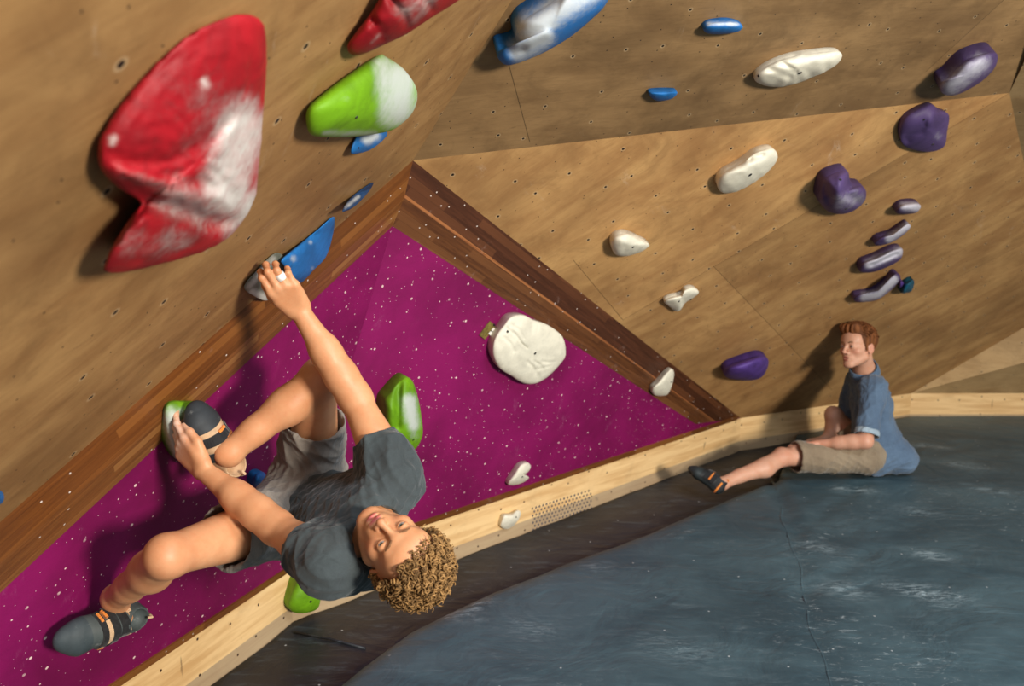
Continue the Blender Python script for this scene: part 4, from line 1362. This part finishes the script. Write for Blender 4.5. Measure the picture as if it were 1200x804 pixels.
# arms
def arm(F_, sh, el, wr, s=1.0, nrm=None, g=0.0):
    F_.cone(sh, el, 0.050 * s, 0.036 * s, k=0.02, bulge=0.005 * s, bpos=0.45)
    F_.ell(el, (0.036 * s,) * 3, k=0.015)
    F_.cone(el, lerp(el, wr, 0.55), 0.038 * s, 0.036 * s, k=0.02, bulge=0.0065 * s, bpos=0.45)
    F_.cone(lerp(el, wr, 0.5), wr, 0.034 * s, 0.0235 * s, k=0.02, flat=(nrm, 0.86) if nrm is not None else None)
arm(B, shR, elR, wrR, 1.0, NF)
arm(B, shL, elL, wrL, 1.0, IF)
# a hint of the elbow point
B.ell(elR + img(0.8, 0.3) * 0.020, (0.016,) * 3, k=0.02)
B.ell(elL + img(-0.2, 0.9) * 0.018, (0.016,) * 3, k=0.02)
# hands
def ahold(x, y, off): return V3(PL.hit(x, y, off))
knu = W(328, 333, 1.985)
hd = norm(knu - wrR)
sdR = img(-0.79, 0.61)
nR = norm(IF * 1.0 + img(-0.55, -0.75) * 0.15)
knR_, tipR, phR = hand(B, wrR, hd, nR, sdR, [(0.40, 1.25, 0.7), (0.32, 1.30, 0.7), (0.34, 1.3, 0.7), (0.42, 1.3, 0.7)], 0.97, 0.02,
     thumb=[(0.6, 0.5, 0.7), (0.8, 0.0, 0.6), (0.7, -0.2, 0.6)])
hdL = norm(W(213, 523, 2.11) - wrL)
nL = norm(IF * 0.8 + img(0.75, -0.25) * 0.6)
kL_, tipL, phL = hand(B, wrL, hdL, nL, img(0.62, -0.78), [(0.15, 0.35, 0.3), (0.35, 0.75, 0.6), (0.45, 0.9, 0.7), (0.5, 1.0, 0.7)], 1.0, 0.10,
     thumb=[(0.8, 0.5, 0.0), (0.95, 0.05, 0.05), (0.95, -0.1, 0.15)])
# legs
def leg(F_, hip, kn, an, s=1.0, bend=None):
    F_.cone(hip, kn, 0.071 * s, 0.046 * s, k=0.03, bulge=0.006, bpos=0.45)
    ax = norm(V3(an) - V3(kn)); tx = norm(V3(kn) - V3(hip))
    fr = norm(tx - ax)                         # the way the knee points
    F_.ell(V3(kn) + fr * 0.004, (0.041 * s,) * 3, k=0.035)
    F_.ell(V3(kn) + fr * 0.024, (0.024 * s,) * 3, k=0.03)
    cf = lerp(kn, an, 0.32) - fr * 0.016
    F_.cone(kn, cf, 0.042 * s, 0.047 * s, k=0.02)
    F_.cone(cf, lerp(kn, an, 0.72), 0.046 * s, 0.034 * s, k=0.03)
    F_.cone(lerp(kn, an, 0.1) + fr * 0.008, an, 0.034 * s, 0.0275 * s, k=0.02)
    F_.cone(lerp(kn, an, 0.7), an, 0.032 * s, 0.029 * s, k=0.02)
    return fr
leg(B, hipR, knR, anR, 0.96); leg(B, hipL, knL, anL, 0.98)
# ankle bones and feet (inside the shoes)
heR = W(268, 549, 2.24); toR = W(216, 478, 2.31)
heL = W(147, 700, 2.17) ; toL = W(68, 752, 2.03)
heL = V3(M2.hit(149, 711, 0.065)); toL = V3(M2.hit(60, 756, 0.050))
heR = W(261, 551, 2.215); toR = W(220, 474, 2.125)
print('foot L', bone(heL, toL), 'foot R', bone(heR, toR), 'depths', depth(Vector(heL)), depth(Vector(toL)), depth(Vector(heR)), depth(Vector(toR)))
UPL = norm(V3(M2.n) * 0.9 + (-IF) * 0.35 + norm(anL - heL) * 0.3); UPR = img(0.72, -0.25, 0.75)
for an, he, to, uu in ((anR, heR, toR, UPR), (anL, heL, toL, UPL)):
    uu = norm(uu - norm(to - he) * (uu @ norm(to - he)))
    B.chain([an, lerp(he, to, 0.2) + uu * 0.034, lerp(he, to, 0.6) + uu * 0.028], [0.030, 0.022, 0.016], k=0.02)
    B.ell(an, (0.032, 0.030, 0.030), k=0.015)
H1.build(B, 0.0035, 1.0, 0.0033)
Vv, Q = B.mesh(1)
lip, bl = H1.attrs(Vv, 0.0035)
def spot(c, r): return np.exp(-(((Vv - V3(c)) / r) ** 2).sum(1))
bl = np.clip(bl + 0.7 * spot(knL, 0.05) + 0.5 * spot(knR, 0.05) + 0.5 * spot(kL_[1], 0.05) + 0.5 * spot(W(316, 322, 2.0), 0.045), 0, 1)
chk = np.clip(1.1 * spot(W(203, 510, 2.12), 0.045) + 0.35 * spot(W(305, 312, 2.05), 0.03), 0, 1)
climber = finish('person', Vv, Q, org1, MAT['skin_a'], None, dict(lip=lip, blush=bl, chalk=chk))
tag(climber, 'curly blond climber in charcoal tee and grey shorts hanging upside down under the overhang', 'person')
gz = norm(V3(CAM) - H1.p(0, 0.08, 0)); print('gaze', gz @ H1.x, gz @ H1.z, gz @ H1.y)
make_eyes(H1, org1, climber, (float(gz @ H1.x) * 0.55, float(gz @ H1.z) * 0.55))
vv = Vv[::7]
print('body clearance: L %.3f M2 %.3f TL %.3f' % (((vv - V3(PL.o)) @ V3(PL.n)).min(), ((vv - V3(M2.o)) @ V3(M2.n)).min(), ((vv - V3(TLi.o)) @ V3(TLi.n)).min()))
print('pip', PL.dist(Vector(W(316, 315, 2.2))), 'mcp', PL.dist(Vector(knu)), 'hold front', depth(PL.hit(316, 316, 0.05)), depth(PL.hit(316, 316, 0.0)))
tape_bm = bmesh.new()
# finger tape
tp = W(325.5, 316, 2.205)

# --- curly hair
def curls(name, H, org, parent, mat, n, region, length, rad, tr, seed, turns=(1.2, 2.4)):
    rs = np.random.RandomState(seed); Vs = []; Qs = []; tone = []; base = 0; cnt = 0
    while cnt < n:
        v = rs.normal(0, 1, 3); v /= np.linalg.norm(v)
        sc_ = V3(0.075, 0.092, 0.080)
        c0 = V3(0, -0.012, 0.028) + v * sc_
        if not region(c0): continue
        cnt += 1
        nr = norm(v / sc_); 
        tg = np.cross(nr, rs.normal(0, 1, 3)); tg /= np.linalg.norm(tg)
        axis = norm(nr * rs.uniform(0.2, 1.0) + tg * rs.uniform(0.4, 1.2))
        u_ = np.cross(axis, nr); u_ = u_ / max(1e-6, np.linalg.norm(u_)); w_ = np.cross(axis, u_)
        R_ = rad * rs.uniform(0.65, 1.35); tn = rs.uniform(*turns); ln = length * rs.uniform(0.5, 1.2)
        depth_ = rs.uniform(0.004, 0.021)
        N = 18; M = 5; ph = rs.uniform(0, 6.28); tcol = rs.uniform(0, 1)
        P_ = []
        for i in range(N + 1):
            s = i / N; a = ph + s * tn * 2 * math.pi
            P_.append(c0 + nr * depth_ + axis * (s - 0.3) * ln + (u_ * math.cos(a) + w_ * math.sin(a)) * R_ * (1 - 0.3 * s))
        P_ = np.array(P_); Tn = np.gradient(P_, axis=0); Tn /= np.linalg.norm(Tn, axis=1)[:, None]
        for i in range(N + 1):
            e1 = np.cross(Tn[i], axis); e1 /= max(1e-6, np.linalg.norm(e1)); e2 = np.cross(Tn[i], e1)
            r_ = tr * (0.35 + 0.65 * math.sin(math.pi * min(1, 0.12 + (i / N) * 0.86)))
            for m in range(M):
                an = 2 * math.pi * m / M
                Vs.append(P_[i] + (e1 * math.cos(an) + e2 * math.sin(an)) * r_); tone.append(tcol * (0.35 + 0.65 * min(1.0, depth_ / 0.02)))
        for i in range(N):
            for m in range(M):
                a_ = base + i * M + m; b_ = base + i * M + (m + 1) % M
                Qs.append((a_, b_, b_ + M, a_ + M))
        base += (N + 1) * M
    Vs = np.array(Vs); Wd = H.o + (Vs * H.s) @ H.R.T
    return finish(name, Wd, np.array(Qs), org, mat, parent, dict(tone=tone))
def scalp(c):
    x, y, z = c
    if y > 0.045: return z > 0.064 - 0.35 * max(0, abs(x) - 0.03)
    if y > 0.0: return z > 0.072 - (0.045 - y) * 1.6
    return z > -0.045 + max(0, y + 0.03) * 1.2
hb = Field(H1.o - 0.17, H1.o + 0.17, 0.004)
hb.ell(H1.p(0, -0.018, 0.036), V3(0.078, 0.096, 0.084) * H1.s, H1.R, 0)
hb.ell(H1.p(0, 0.080, -0.005), V3(0.082, 0.084, 0.090) * H1.s, H1.R, 0.01, 'sub')
hb.half(H1.p(0, 0.0, -0.04), -H1.z)
for q in (-1, 1): hb.ell(H1.p(q * 0.085, 0.01, -0.035), V3(0.03, 0.035, 0.045), H1.R, 0.01, 'sub')
hv, hq = hb.mesh(1)
hair = finish('hair', hv, hq, org1, MAT['hair_blond'], climber, dict(tone=np.full(len(hv), 0.12)))
curls('curls', H1, org1, hair, MAT['hair_blond'], 1600, scalp, 0.022, 0.0062, 0.0021, 5)

# --- tee
pt = np.stack([shR, shL, elR, elL, sp0, sp3])
S_ = Field(pt.min(0) - 0.16, pt.max(0) + 0.16, 0.0036)
def trunk(F_, g, k0=0.0):
    F_.cone(lerp(mH, mS, 0.10) - NF * 0.02, sp1, 0.108 + g, 0.106 + g, k=k0, flat=(NF, 0.78))
    F_.cone(sp1, sp2, 0.106 + g, 0.122 + g, k=0.03, flat=(NF, 0.76))
    F_.cone(sp2, sp3, 0.122 + g, 0.100 + g, k=0.04, flat=(NF, 0.76))
trunk(S_, 0.001)
S_.cone(shR - T * 0.005, shL - T * 0.005, 0.056, 0.056, k=0.045)
S_.cone(shR, lerp(mS, neck1, 0.1), 0.05, 0.05, k=0.03); S_.cone(shL, lerp(mS, neck1, 0.1), 0.05, 0.05, k=0.03)
cR = lerp(shR, elR, 0.50); cL = lerp(shL, elL, 0.52)
S_.cone(shR, cR, 0.066, 0.055, k=0.04, cap=(None, 1.0))
S_.cone(shL, cL, 0.066, 0.056, k=0.04, cap=(None, 1.0))
S_.cone(shL, W(430, 668, 1.97), 0.056, 0.048, k=0.04)
# armpit and side cloth
S_.cone(lerp(shR, elR, 0.25), sp2 - Lf * 0.08, 0.045, 0.05, k=0.05)
S_.cone(lerp(shL, elL, 0.25), sp2 + Lf * 0.08, 0.045, 0.05, k=0.05)
# openings: sleeves, hem, collar
S_.cone(lerp(shR, elR, 0.36), lerp(shR, elR, 0.85), 0.050, 0.051, k=0.004, op='sub', cap=(0.0, None))
S_.cone(lerp(shL, elL, 0.36), lerp(shL, elL, 1.0), 0.050, 0.052, k=0.004, op='sub', cap=(0.0, None))
S_.cone(neck0 - T * 0.02, neck1, 0.058, 0.072, k=0.01, op='sub')
S_.ell(H1.p(0, 0.02, -0.03), V3(0.085, 0.11, 0.115) * 0.9, H1.R, 0.01, 'sub')
S_.half(lerp(mH, mS, 0.06), -T)
tv, tq = S_.mesh(2)
tn = vnormals(tv, tq)
dsp = wrinkle(tv, 11, [T + Lf * 0.5, T - Lf * 0.35, norm(shR - sp1), norm(shL - sp1)], 0.0150, 46)
dsp += wrinkle(tv, 12, [T, NF + T, Lf - T], 0.0060, 100)
tv = tv + tn * dsp[:, None]
tv = lap(tv, tq, 0.4)
tee = finish('shirt', tv, tq, org1, MAT['tee'], climber)
# --- shorts
pt = np.stack([hipR, hipL, knR, knL, lerp(mH, mS, 0.3)])
G = Field(pt.min(0) - 0.15, pt.max(0) + 0.15, 0.0036)
G.cone(hipR, hipL, 0.098, 0.098, k=0.0)
G.cone(mH, lerp(mH, mS, 0.20) - NF * 0.02, 0.112, 0.104, k=0.03, flat=(NF, 0.84), cap=(None, 1.0))
hR = lerp(hipR, knR, 0.60); hL = lerp(hipL, knL, 0.56)
G.cone(hipR, hR, 0.096, 0.082, k=0.03, cap=(None, 1.0))
G.cone(hipL, hL, 0.096, 0.082, k=0.03, cap=(None, 1.0))
G.cone(lerp(hipR, knR, 0.40), lerp(hipR, knR, 0.85), 0.074, 0.076, k=0.003, op='sub', cap=(0.0, None))
G.cone(lerp(hipL, knL, 0.36), lerp(hipL, knL, 0.85), 0.074, 0.076, k=0.003, op='sub', cap=(0.0, None))
gv, gq = G.mesh(2)
gn = vnormals(gv, gq)
gv = gv + gn * (wrinkle(gv, 21, [knR - hipR, knL - hipL, T], 0.0110, 46) + wrinkle(gv, 22, [T + Lf, T - Lf], 0.0045, 100))[:, None]
gv = lap(gv, gq, 0.4)
shorts = finish('shorts', gv, gq, org1, MAT['short_grey'], climber)

# --- shoes
SH1 = dict(mat=shoe_mat('climbing_shoe_grey', srgb(74, 82, 82), srgb(60, 70, 74)), tab='tan', straps=[
    (0.50, 0.016, 0.0035, 'tan', 'tongue', (-0.75, 0.75)), (0.56, 0.006, 0.006, 'webbing', 'strap', (-1.5, 1.5)), (0.44, 0.009, 0.006, 'webbing', 'strap', (-1.6, 1.6)),
    (0.56, 0.003, 0.0075, 'orange', 'loop', (0.75, 1.35)), (0.50, 0.003, 0.0070, 'orange', 'loop', (0.85, 1.4)), (0.56, 0.003, 0.0075, 'orange', 'loop', (-1.35, -0.95)),
    (0.33, 0.010, 0.0035, 'webbing', 'strap', (-1.7, 1.7)), (0.24, 0.006, 0.004, 'tan', 'strap', (-1.9, 1.9))])
SH2 = dict(mat=shoe_mat('climbing_shoe_black', srgb(200, 164, 126), srgb(44, 48, 52)), tab='tan', straps=[
    (0.56, 0.012, 0.0040, 'webbing', 'strap', (-1.6, 1.6)), (0.62, 0.003, 0.0055, 'orange', 'loop', (0.1, 0.8)), (0.50, 0.003, 0.0055, 'orange', 'loop', (0.3, 1.0)),
    (0.36, 0.012, 0.0050, 'webbing', 'strap', (-1.6, 1.6)), (0.12, 0.012, 0.0035, 'orange', 'heel_band', (-2.6, -0.9)), (0.12, 0.012, 0.0035, 'orange', 'heel_band', (0.9, 2.6))])
upL = V3(M2.n) * 0.9 + (-IF) * 0.35 + norm(anL - heL) * 0.3
shoe(heL, toL, upL, org1, climber, SH1, name='shoe')
upR = img(0.72, -0.25, 0.75)
shoe(heR, toR, upR, org1, climber, SH2, name='shoe')
tape_bm.free()
# ------------------------------------------------------------------ the seated man
g0 = onz(1035, 556, 0.0); dg = depth(g0)
print('man depth', dg)
Lh = W(1014, 534, dg - 0.06); Rh = W(1016, 531, dg + 0.14)
Lk = W(917, 536, dg - 0.16); La = W(846, 567, depth(onz(838, 575, 0.02)))
Rk = W(977, 487, dg + 0.18); Ra = W(974, 540, dg + 0.20); Ra[2] = max(Ra[2], 0.075)
Ls = W(1024, 455, dg - 0.16); Rs = W(1006, 446, dg + 0.15)
Le = W(1014, 517, dg - 0.24); Lw = W(957, 520, dg - 0.14)
Re = W(985, 505, dg + 0.24); Rw = W(962, 516, dg + 0.06)
mS2 = (Ls + Rs) / 2; mH2 = (Lh + Rh) / 2
print('man bones th %.2f sh %.2f thR %.2f shR %.2f ua %.2f fa %.2f torso %.2f sho %.2f' % (bone(Lh, Lk), bone(Lk, La), bone(Rh, Rk), bone(Rk, Ra), bone(Ls, Le), bone(Le, Lw), bone(mS2, mH2), bone(Ls, Rs)))
print('z: hips %.2f kn %.2f an %.2f Ran %.2f el %.2f' % (Lh[2], Lk[2], La[2], Ra[2], Le[2]))
T2 = norm(mS2 - mH2); L2 = norm(Ls - Rs); N2 = norm(np.cross(L2, T2)); L2 = norm(np.cross(T2, N2))
print('man front', N2)
org2 = Vector((float(mH2[0]), float(mH2[1]), 0.0))
f2 = norm(IX * -0.88 - IF * 0.50 + IU * -0.02)
H2 = Head(W(993, 405.5, dg - 0.17), IU * 1.0 + IX * 0.03, f2, 1.0)
C2 = H2.p(0, -0.03, -0.05)
nk0 = mS2 + T2 * 0.03; nk1 = H2.p(0, -0.035, -0.055)
pts = np.stack([Ls, Rs, Le, Lw, Lk, La, Rk, Ra, H2.p(0, 0, 0.03), W(810, 565, dg), mH2])
B = Field(pts.min(0) - 0.16, pts.max(0) + 0.16, 0.0042)
s1 = lerp(mH2, mS2, 0.35) - N2 * 0.03; s2_ = lerp(mH2, mS2, 0.7) - N2 * 0.03; s3 = lerp(mH2, mS2, 0.92) - N2 * 0.01
B.cone(mH2, s1, 0.100, 0.095, k=0.0, flat=(N2, 0.75)); B.cone(s1, s2_, 0.095, 0.112, k=0.03, flat=(N2, 0.72))
B.cone(s2_, s3, 0.112, 0.095, k=0.03, flat=(N2, 0.72)); B.cone(Ls, Rs, 0.042, 0.042, k=0.03)
B.chain([nk0 - T2 * 0.05, lerp(nk0, nk1, 0.5), nk1], [0.056, 0.053, 0.055], k=0.025)
arm(B, Ls, Le, Lw, 1.0, IU); arm(B, Rs, Re, Rw, 1.0, IU)
hand(B, Lw, norm(IX * -1.0 - IU * 0.05 + IF * 0.25), -IU, norm(IF), [(0.25, 0.5, 0.4)] * 4, 0.98, 0.05, thumb=[(0.7, 0.6, 0.1), (0.9, 0.3, 0.1), (0.95, 0.1, 0.2)])
hand(B, Rw, norm(IX * -0.75 - IF * 0.6), -IU, norm(IX * 0.6 - IF * 0.7), [(0.3, 0.6, 0.5)] * 4, 0.98, 0.05, thumb=[(0.7, 0.6, 0.1), (0.9, 0.3, 0.1), (0.95, 0.1, 0.2)])
leg(B, Lh, Lk, La, 0.98); leg(B, Rh, Rk, Ra, 0.98)
# feet
Lhe = W(841, 579, depth(Vector(La)) - 0.01); Lhe[2] = max(Lhe[2], -0.030)
Lto = W(806, 550, depth(Vector(La)) + 0.04)
Rhe = Ra + V3(0.02, 0, -0.06); Rhe[2] = 0.012; Rto = Rhe + V3(-0.20, 0.10, 0.004)
for an, he, to, uu in ((La, Lhe, Lto, IU * 0.75 + IX * 0.5 - IF * 0.15), (Ra, Rhe, Rto, V3(0, 0, 1))):
    uu = norm(uu - norm(to - he) * (uu @ norm(to - he)))
    B.chain([an, lerp(he, to, 0.25) + uu * 0.034, lerp(he, to, 0.6) + uu * 0.028], [0.030, 0.022, 0.016], k=0.02)
    B.ell(an, (0.036, 0.032, 0.032), k=0.012)
H2.build(B, 0.003, 1.0, 0.0036)
Vv, Q = B.mesh(1)
lip, bl = H2.attrs(Vv, 0.003)
bl = np.clip(bl * 1.1 + 0.7 * np.exp(-(((Vv - Lk) / 0.06) ** 2).sum(1)) + 0.7 * np.exp(-(((Vv - Lw) / 0.09) ** 2).sum(1)) + 0.5 * np.exp(-(((Vv - Le) / 0.07) ** 2).sum(1)), 0, 1)
man = finish('person', Vv, Q, org2, MAT['skin_b'], None, dict(lip=lip, blush=bl, chalk=np.zeros(len(Vv))))
tag(man, 'ginger-haired man in blue shirt and khaki shorts sitting on the crash mat, watching', 'person')
make_eyes(H2, org2, man, (0.1, 0.0))
# hair: short on the sides, swept up in front
hb = Field(H2.o - 0.17, H2.o + 0.17, 0.0035)
hb.ell(H2.p(0, -0.020, 0.040), V3(0.083, 0.103, 0.094) * 0.99, H2.R, 0)
hb.cone(H2.p(-0.03, 0.060, 0.100), H2.p(0.035, 0.070, 0.098), 0.026, 0.026, k=0.03)
hb.ell(H2.p(0, 0.088, -0.006), V3(0.080, 0.080, 0.078), H2.R, 0.008, 'sub')
for q in (-1, 1):
    hb.ell(H2.p(q * 0.088, 0.012, -0.030), V3(0.030, 0.036, 0.040), H2.R, 0.008, 'sub')
    hb.cone(H2.p(q * 0.072, 0.018, 0.01), H2.p(q * 0.074, 0.018, -0.02), 0.009, 0.006, k=0.01)
hb.half(H2.p(0, -0.05, -0.068), -H2.z - H2.y * 0.1)
hv, hq = hb.mesh(1); hn = vnormals(hv, hq)
hl = H2.loc(hv)
hv = hv + hn * ((0.0022 * np.clip((hl[:, 2] + 0.02) * 14, 0.15, 1)) * (np.sin(hl[:, 0] * 230 + 3 * np.sin(hl[:, 1] * 50) + 40 * hl[:, 2]) + 0.7 * np.sin(hl[:, 1] * 150 + 4 * np.sin(hl[:, 0] * 60)))[:])[:, None]
tone = np.clip(0.5 + 0.35 * np.sin(hl[:, 0] * 260 + 4 * np.sin(hl[:, 1] * 60)) , 0, 1)
mv = Vv[::5]
print('man clearance P3 %.3f KB %.3f kick2 %.3f minz %.3f' % (((mv - V3(P3.o)) @ V3(P3.n)).min(), ((mv - V3(KB.o)) @ V3(KB.n)).min(), ((mv - V3(kB)) @ V3(Plane(kB, kC, kB + Vector((0,0,-1))).n)).min(), mv[:,2].min()))
hair2 = finish('hair', hv, hq, org2, MAT['hair_ginger'], man, dict(tone=tone))
def locks(name, H, org, parent, mat, n, seed):
    rs = np.random.RandomState(seed); Vs = []; Qs = []; tn_ = []; base = 0; c_ = 0
    while c_ < n:
        v = rs.normal(0, 1, 3); v /= np.linalg.norm(v)
        c = V3(0, -0.020, 0.040) + v * V3(0.081, 0.101, 0.092)
        if c[2] < 0.045 or (c[1] > 0.03 and c[2] < 0.085): continue
        c_ += 1
        nr = norm(v / V3(0.081, 0.101, 0.092)); fwd = norm(V3(rs.normal(0.2, 0.5), 0.75, 0.25) - nr * 0.2)
        ln = rs.uniform(0.016, 0.034); N = 6; M = 4; tc = rs.uniform(0.2, 1)
        pp = [c + fwd * ln * (i / N) + nr * (0.006 * math.sin(i / N * 2.6) + 0.002) for i in range(N + 1)]
        for i in range(N + 1):
            e1 = norm(np.cross(fwd, nr)); r_ = 0.0026 * (1 - (i / N) * 0.8)
            for m in range(M):
                an = 2 * math.pi * m / M; Vs.append(pp[i] + (e1 * math.cos(an) + nr * math.sin(an)) * r_); tn_.append(tc)
        for i in range(N):
            for m in range(M):
                a_ = base + i * M + m; b_ = base + i * M + (m + 1) % M; Qs.append((a_, b_, b_ + M, a_ + M))
        base += (N + 1) * M
    Wd = H.o + (np.array(Vs) * H.s) @ H.R.T
    return finish(name, Wd, np.array(Qs), org, mat, parent, dict(tone=tn_))
locks('locks', H2, org2, hair2, MAT['hair_ginger'], 420, 3)
# shirt
pt = np.stack([Ls, Rs, Le, Re, mH2, W(1072, 550, dg)])
S_ = Field(pt.min(0) - 0.17, pt.max(0) + 0.17, 0.0042)
hem = lerp(mH2, mS2, -0.06) - N2 * 0.01; hem[2] = max(0.1, hem[2])
S_.cone(hem, s1, 0.138, 0.122, k=0.0, flat=(N2, 0.86)); S_.cone(s1, s2_, 0.122, 0.132, k=0.03, flat=(N2, 0.80))
S_.cone(s2_, s3, 0.132, 0.106, k=0.04, flat=(N2, 0.78)); S_.cone(Ls, Rs, 0.062, 0.062, k=0.04)
S_.cone(lerp(nk0, nk1, -0.1), lerp(nk0, nk1, 0.35), 0.066, 0.068, k=0.02, cap=(None, 1.0))
back = W(1056, 540, dg + 0.02); back[2] = 0.085
S_.cone(s1 - N2 * 0.04, back, 0.085, 0.075, k=0.06, flat=(L2, 1.35))
S_.cone(mH2 - N2 * 0.03, back, 0.10, 0.075, k=0.05, flat=(L2, 1.3))
for sh_, el_, t_ in ((Ls, Le, 0.80), (Rs, Re, 0.8)):
    S_.cone(sh_, lerp(sh_, el_, t_), 0.066, 0.060, k=0.04, cap=(None, 1.0))
    S_.cone(lerp(sh_, el_, 0.55), lerp(sh_, el_, 1.2), 0.048, 0.050, k=0.003, op='sub', cap=(0.0, None))
    S_.cone(lerp(sh_, el_, 0.2), s2_, 0.045, 0.05, k=0.04)
S_.cone(lerp(nk0, nk1, 0.1), lerp(nk0, nk1, 1.0), 0.056, 0.070, k=0.004, op='sub', cap=(0.0, None))
S_.half((float(mH2[0]), float(mH2[1]), 0.004), (0, 0, -1))
S_.half(mH2 + N2 * 0.075 + T2 * 0.0, norm(N2 * 1.0 - T2 * 0.9))
tv, tq = S_.mesh(2); tn = vnormals(tv, tq)
tv = tv + tn * (wrinkle(tv, 31, [T2 + N2 * 0.8, T2 * 0.3 + L2, norm(Ls - Le) + N2 * 0.5], 0.0130, 36) + wrinkle(tv, 32, [T2, N2, L2 + T2], 0.005, 85))[:, None]
tv = lap(tv, tq, 0.4); tv[:, 2] = np.maximum(tv[:, 2], 0.003)
shirt = finish('shirt', tv, tq, org2, MAT['denim'], man)
# collar and rolled cuffs
def ring(name, c, ax, r0, r1, w, th, mat, parent, org, flatv=None, fl=1.0, gap=None):
    ax = norm(ax); e1 = norm(np.cross(ax, V3(0.3, 0.9, 0.1))); e2 = np.cross(ax, e1); V = []; Qs = []; N = 40
    for i in range(N):
        a = 2 * math.pi * i / N; d_ = e1 * math.cos(a) + e2 * math.sin(a)
        wob = 1 + 0.03 * math.sin(a * 3 + 1)
        for (h_, r_) in ((-w / 2, r0), (-w / 2, r0 + th), (0, (r0 + r1) / 2 + th * 1.3), (w / 2, r1 + th), (w / 2, r1)):
            v = d_ * r_ * wob
            if flatv is not None: v = v + flatv * (v @ flatv) * (fl - 1)
            V.append(V3(c) + ax * h_ + v)
    M = 5
    for i in range(N):
        for j in range(M):
            a_ = i * M + j; b_ = i * M + (j + 1) % M; i2 = (i + 1) % N
            Qs.append((a_, b_, i2 * M + (j + 1) % M, i2 * M + j))
    o = finish(name, np.array(V), np.array(Qs), org, mat, parent)
    bmx = bmesh.new(); bmx.from_mesh(o.data); bmesh.ops.recalc_face_normals(bmx, faces=bmx.faces); bmx.to_mesh(o.data); bmx.free()
    return o
q0_, q1_, r_t = phR[6]
ring('finger_tape', lerp(q0_, q1_, 0.60), q1_ - q0_, r_t * 1.0, r_t * 1.0, 0.016, 0.0022, MAT['tape_white'], climber, org1)
ring('cuff', lerp(Ls, Le, 0.84), Le - Ls, 0.056, 0.060, 0.030, 0.005, MAT['denim_light'], shirt, org2)
ring('cuff', lerp(Rs, Re, 0.84), Re - Rs, 0.056, 0.060, 0.030, 0.005, MAT['denim_light'], shirt, org2)
ring('collar', lerp(nk0, nk1, 0.42), nk1 - nk0, 0.080, 0.068, 0.050, 0.005, MAT['denim'], shirt, org2)
# shorts
pt = np.stack([Lh, Rh, Lk, Rk])
G = Field(pt.min(0) - 0.16, pt.max(0) + 0.16, 0.0042)
G.cone(Lh, Rh, 0.100, 0.100, k=0.0)
G.cone(mH2, lerp(mH2, mS2, 0.15), 0.115, 0.105, k=0.03, flat=(N2, 0.85))
G.cone(Lh, lerp(Lh, Lk, 0.85), 0.098, 0.086, k=0.03, cap=(None, 1.0)); G.cone(Rh, lerp(Rh, Rk, 0.72), 0.098, 0.084, k=0.03, cap=(None, 1.0))
G.cone(lerp(Lh, Lk, 0.60), lerp(Lh, Lk, 1.1), 0.078, 0.080, k=0.003, op='sub', cap=(0.0, None))
G.cone(lerp(Rh, Rk, 0.52), lerp(Rh, Rk, 1.1), 0.074, 0.076, k=0.003, op='sub', cap=(0.0, None))
G.half((0, 0, 0.003), (0, 0, -1))
gv, gq = G.mesh(2); gn = vnormals(gv, gq)
gv = gv + gn * (wrinkle(gv, 41, [Lk - Lh, Rk - Rh, V3(1, 0, 0.5)], 0.0130, 40) + wrinkle(gv, 42, [V3(1, 0, 0), V3(0.5, 0, 1)], 0.005, 90))[:, None]
gv = lap(gv, gq, 0.4); gv[:, 2] = np.maximum(gv[:, 2], 0.003)
shorts2 = finish('shorts', gv, gq, org2, MAT['khaki'], man)
SH3 = dict(mat=shoe_mat('climbing_shoe_dark', srgb(34, 36, 38), srgb(44, 52, 54)), tab='orange', straps=[
    (0.50, 0.014, 0.004, 'webbing', 'strap', (-1.6, 1.6)), (0.34, 0.012, 0.004, 'webbing', 'strap', (-1.6, 1.6)), (0.42, 0.004, 0.005, 'orange', 'loop', (-1.4, -0.4)), (0.42, 0.004, 0.005, 'orange', 'loop', (0.4, 1.4)), (0.10, 0.005, 0.004, 'orange', 'heel_band', (0.8, 2.4)), (0.10, 0.005, 0.004, 'orange', 'heel_band', (-2.4, -0.8))])
shoe(Lhe, Lto, IU * 0.75 + IX * 0.5 - IF * 0.15, org2, man, SH3)
shoe(Rhe, Rto, V3(0, 0, 1), org2, man, SH3)

# ------------------------------------------------------------------ light
w = bpy.data.worlds.new('gym_air'); scene.world = w; w.use_nodes = True
bg = w.node_tree.nodes['Background']
bg.inputs[0].default_value = (0.78, 0.86, 1.0, 1); bg.inputs[1].default_value = 0.27
def area(name, loc, target, size, power, color, sy=None):
    d = bpy.data.lights.new(name, 'AREA'); d.energy = power; d.color = color
    d.size = size
    if sy: d.shape = 'RECTANGLE'; d.size_y = sy
    o = bpy.data.objects.new(name, d); COL.objects.link(o)
    o.location = loc
    o.rotation_euler = (Vector(target) - Vector(loc)).to_track_quat('-Z', 'Y').to_euler()
    return o
area('key_light', (3.9, -2.7, 2.45), (-0.2, 2.4, 0.9), 0.85, 550, (1.0, 0.93, 0.82))
area('overhead_fill', (2.2, 0.2, 4.2), (1.8, 2.8, 0.0), 1.4, 130, (0.80, 0.90, 1.0))  # unseen fill lamp, added overhead to brighten the mats
vs = scene.view_settings
vs.view_transform = 'Standard'; vs.look = 'None'; vs.gamma = 1.0; vs.use_curve_mapping = False
vs.exposure = 0.1
scene.display_settings.display_device = 'sRGB'
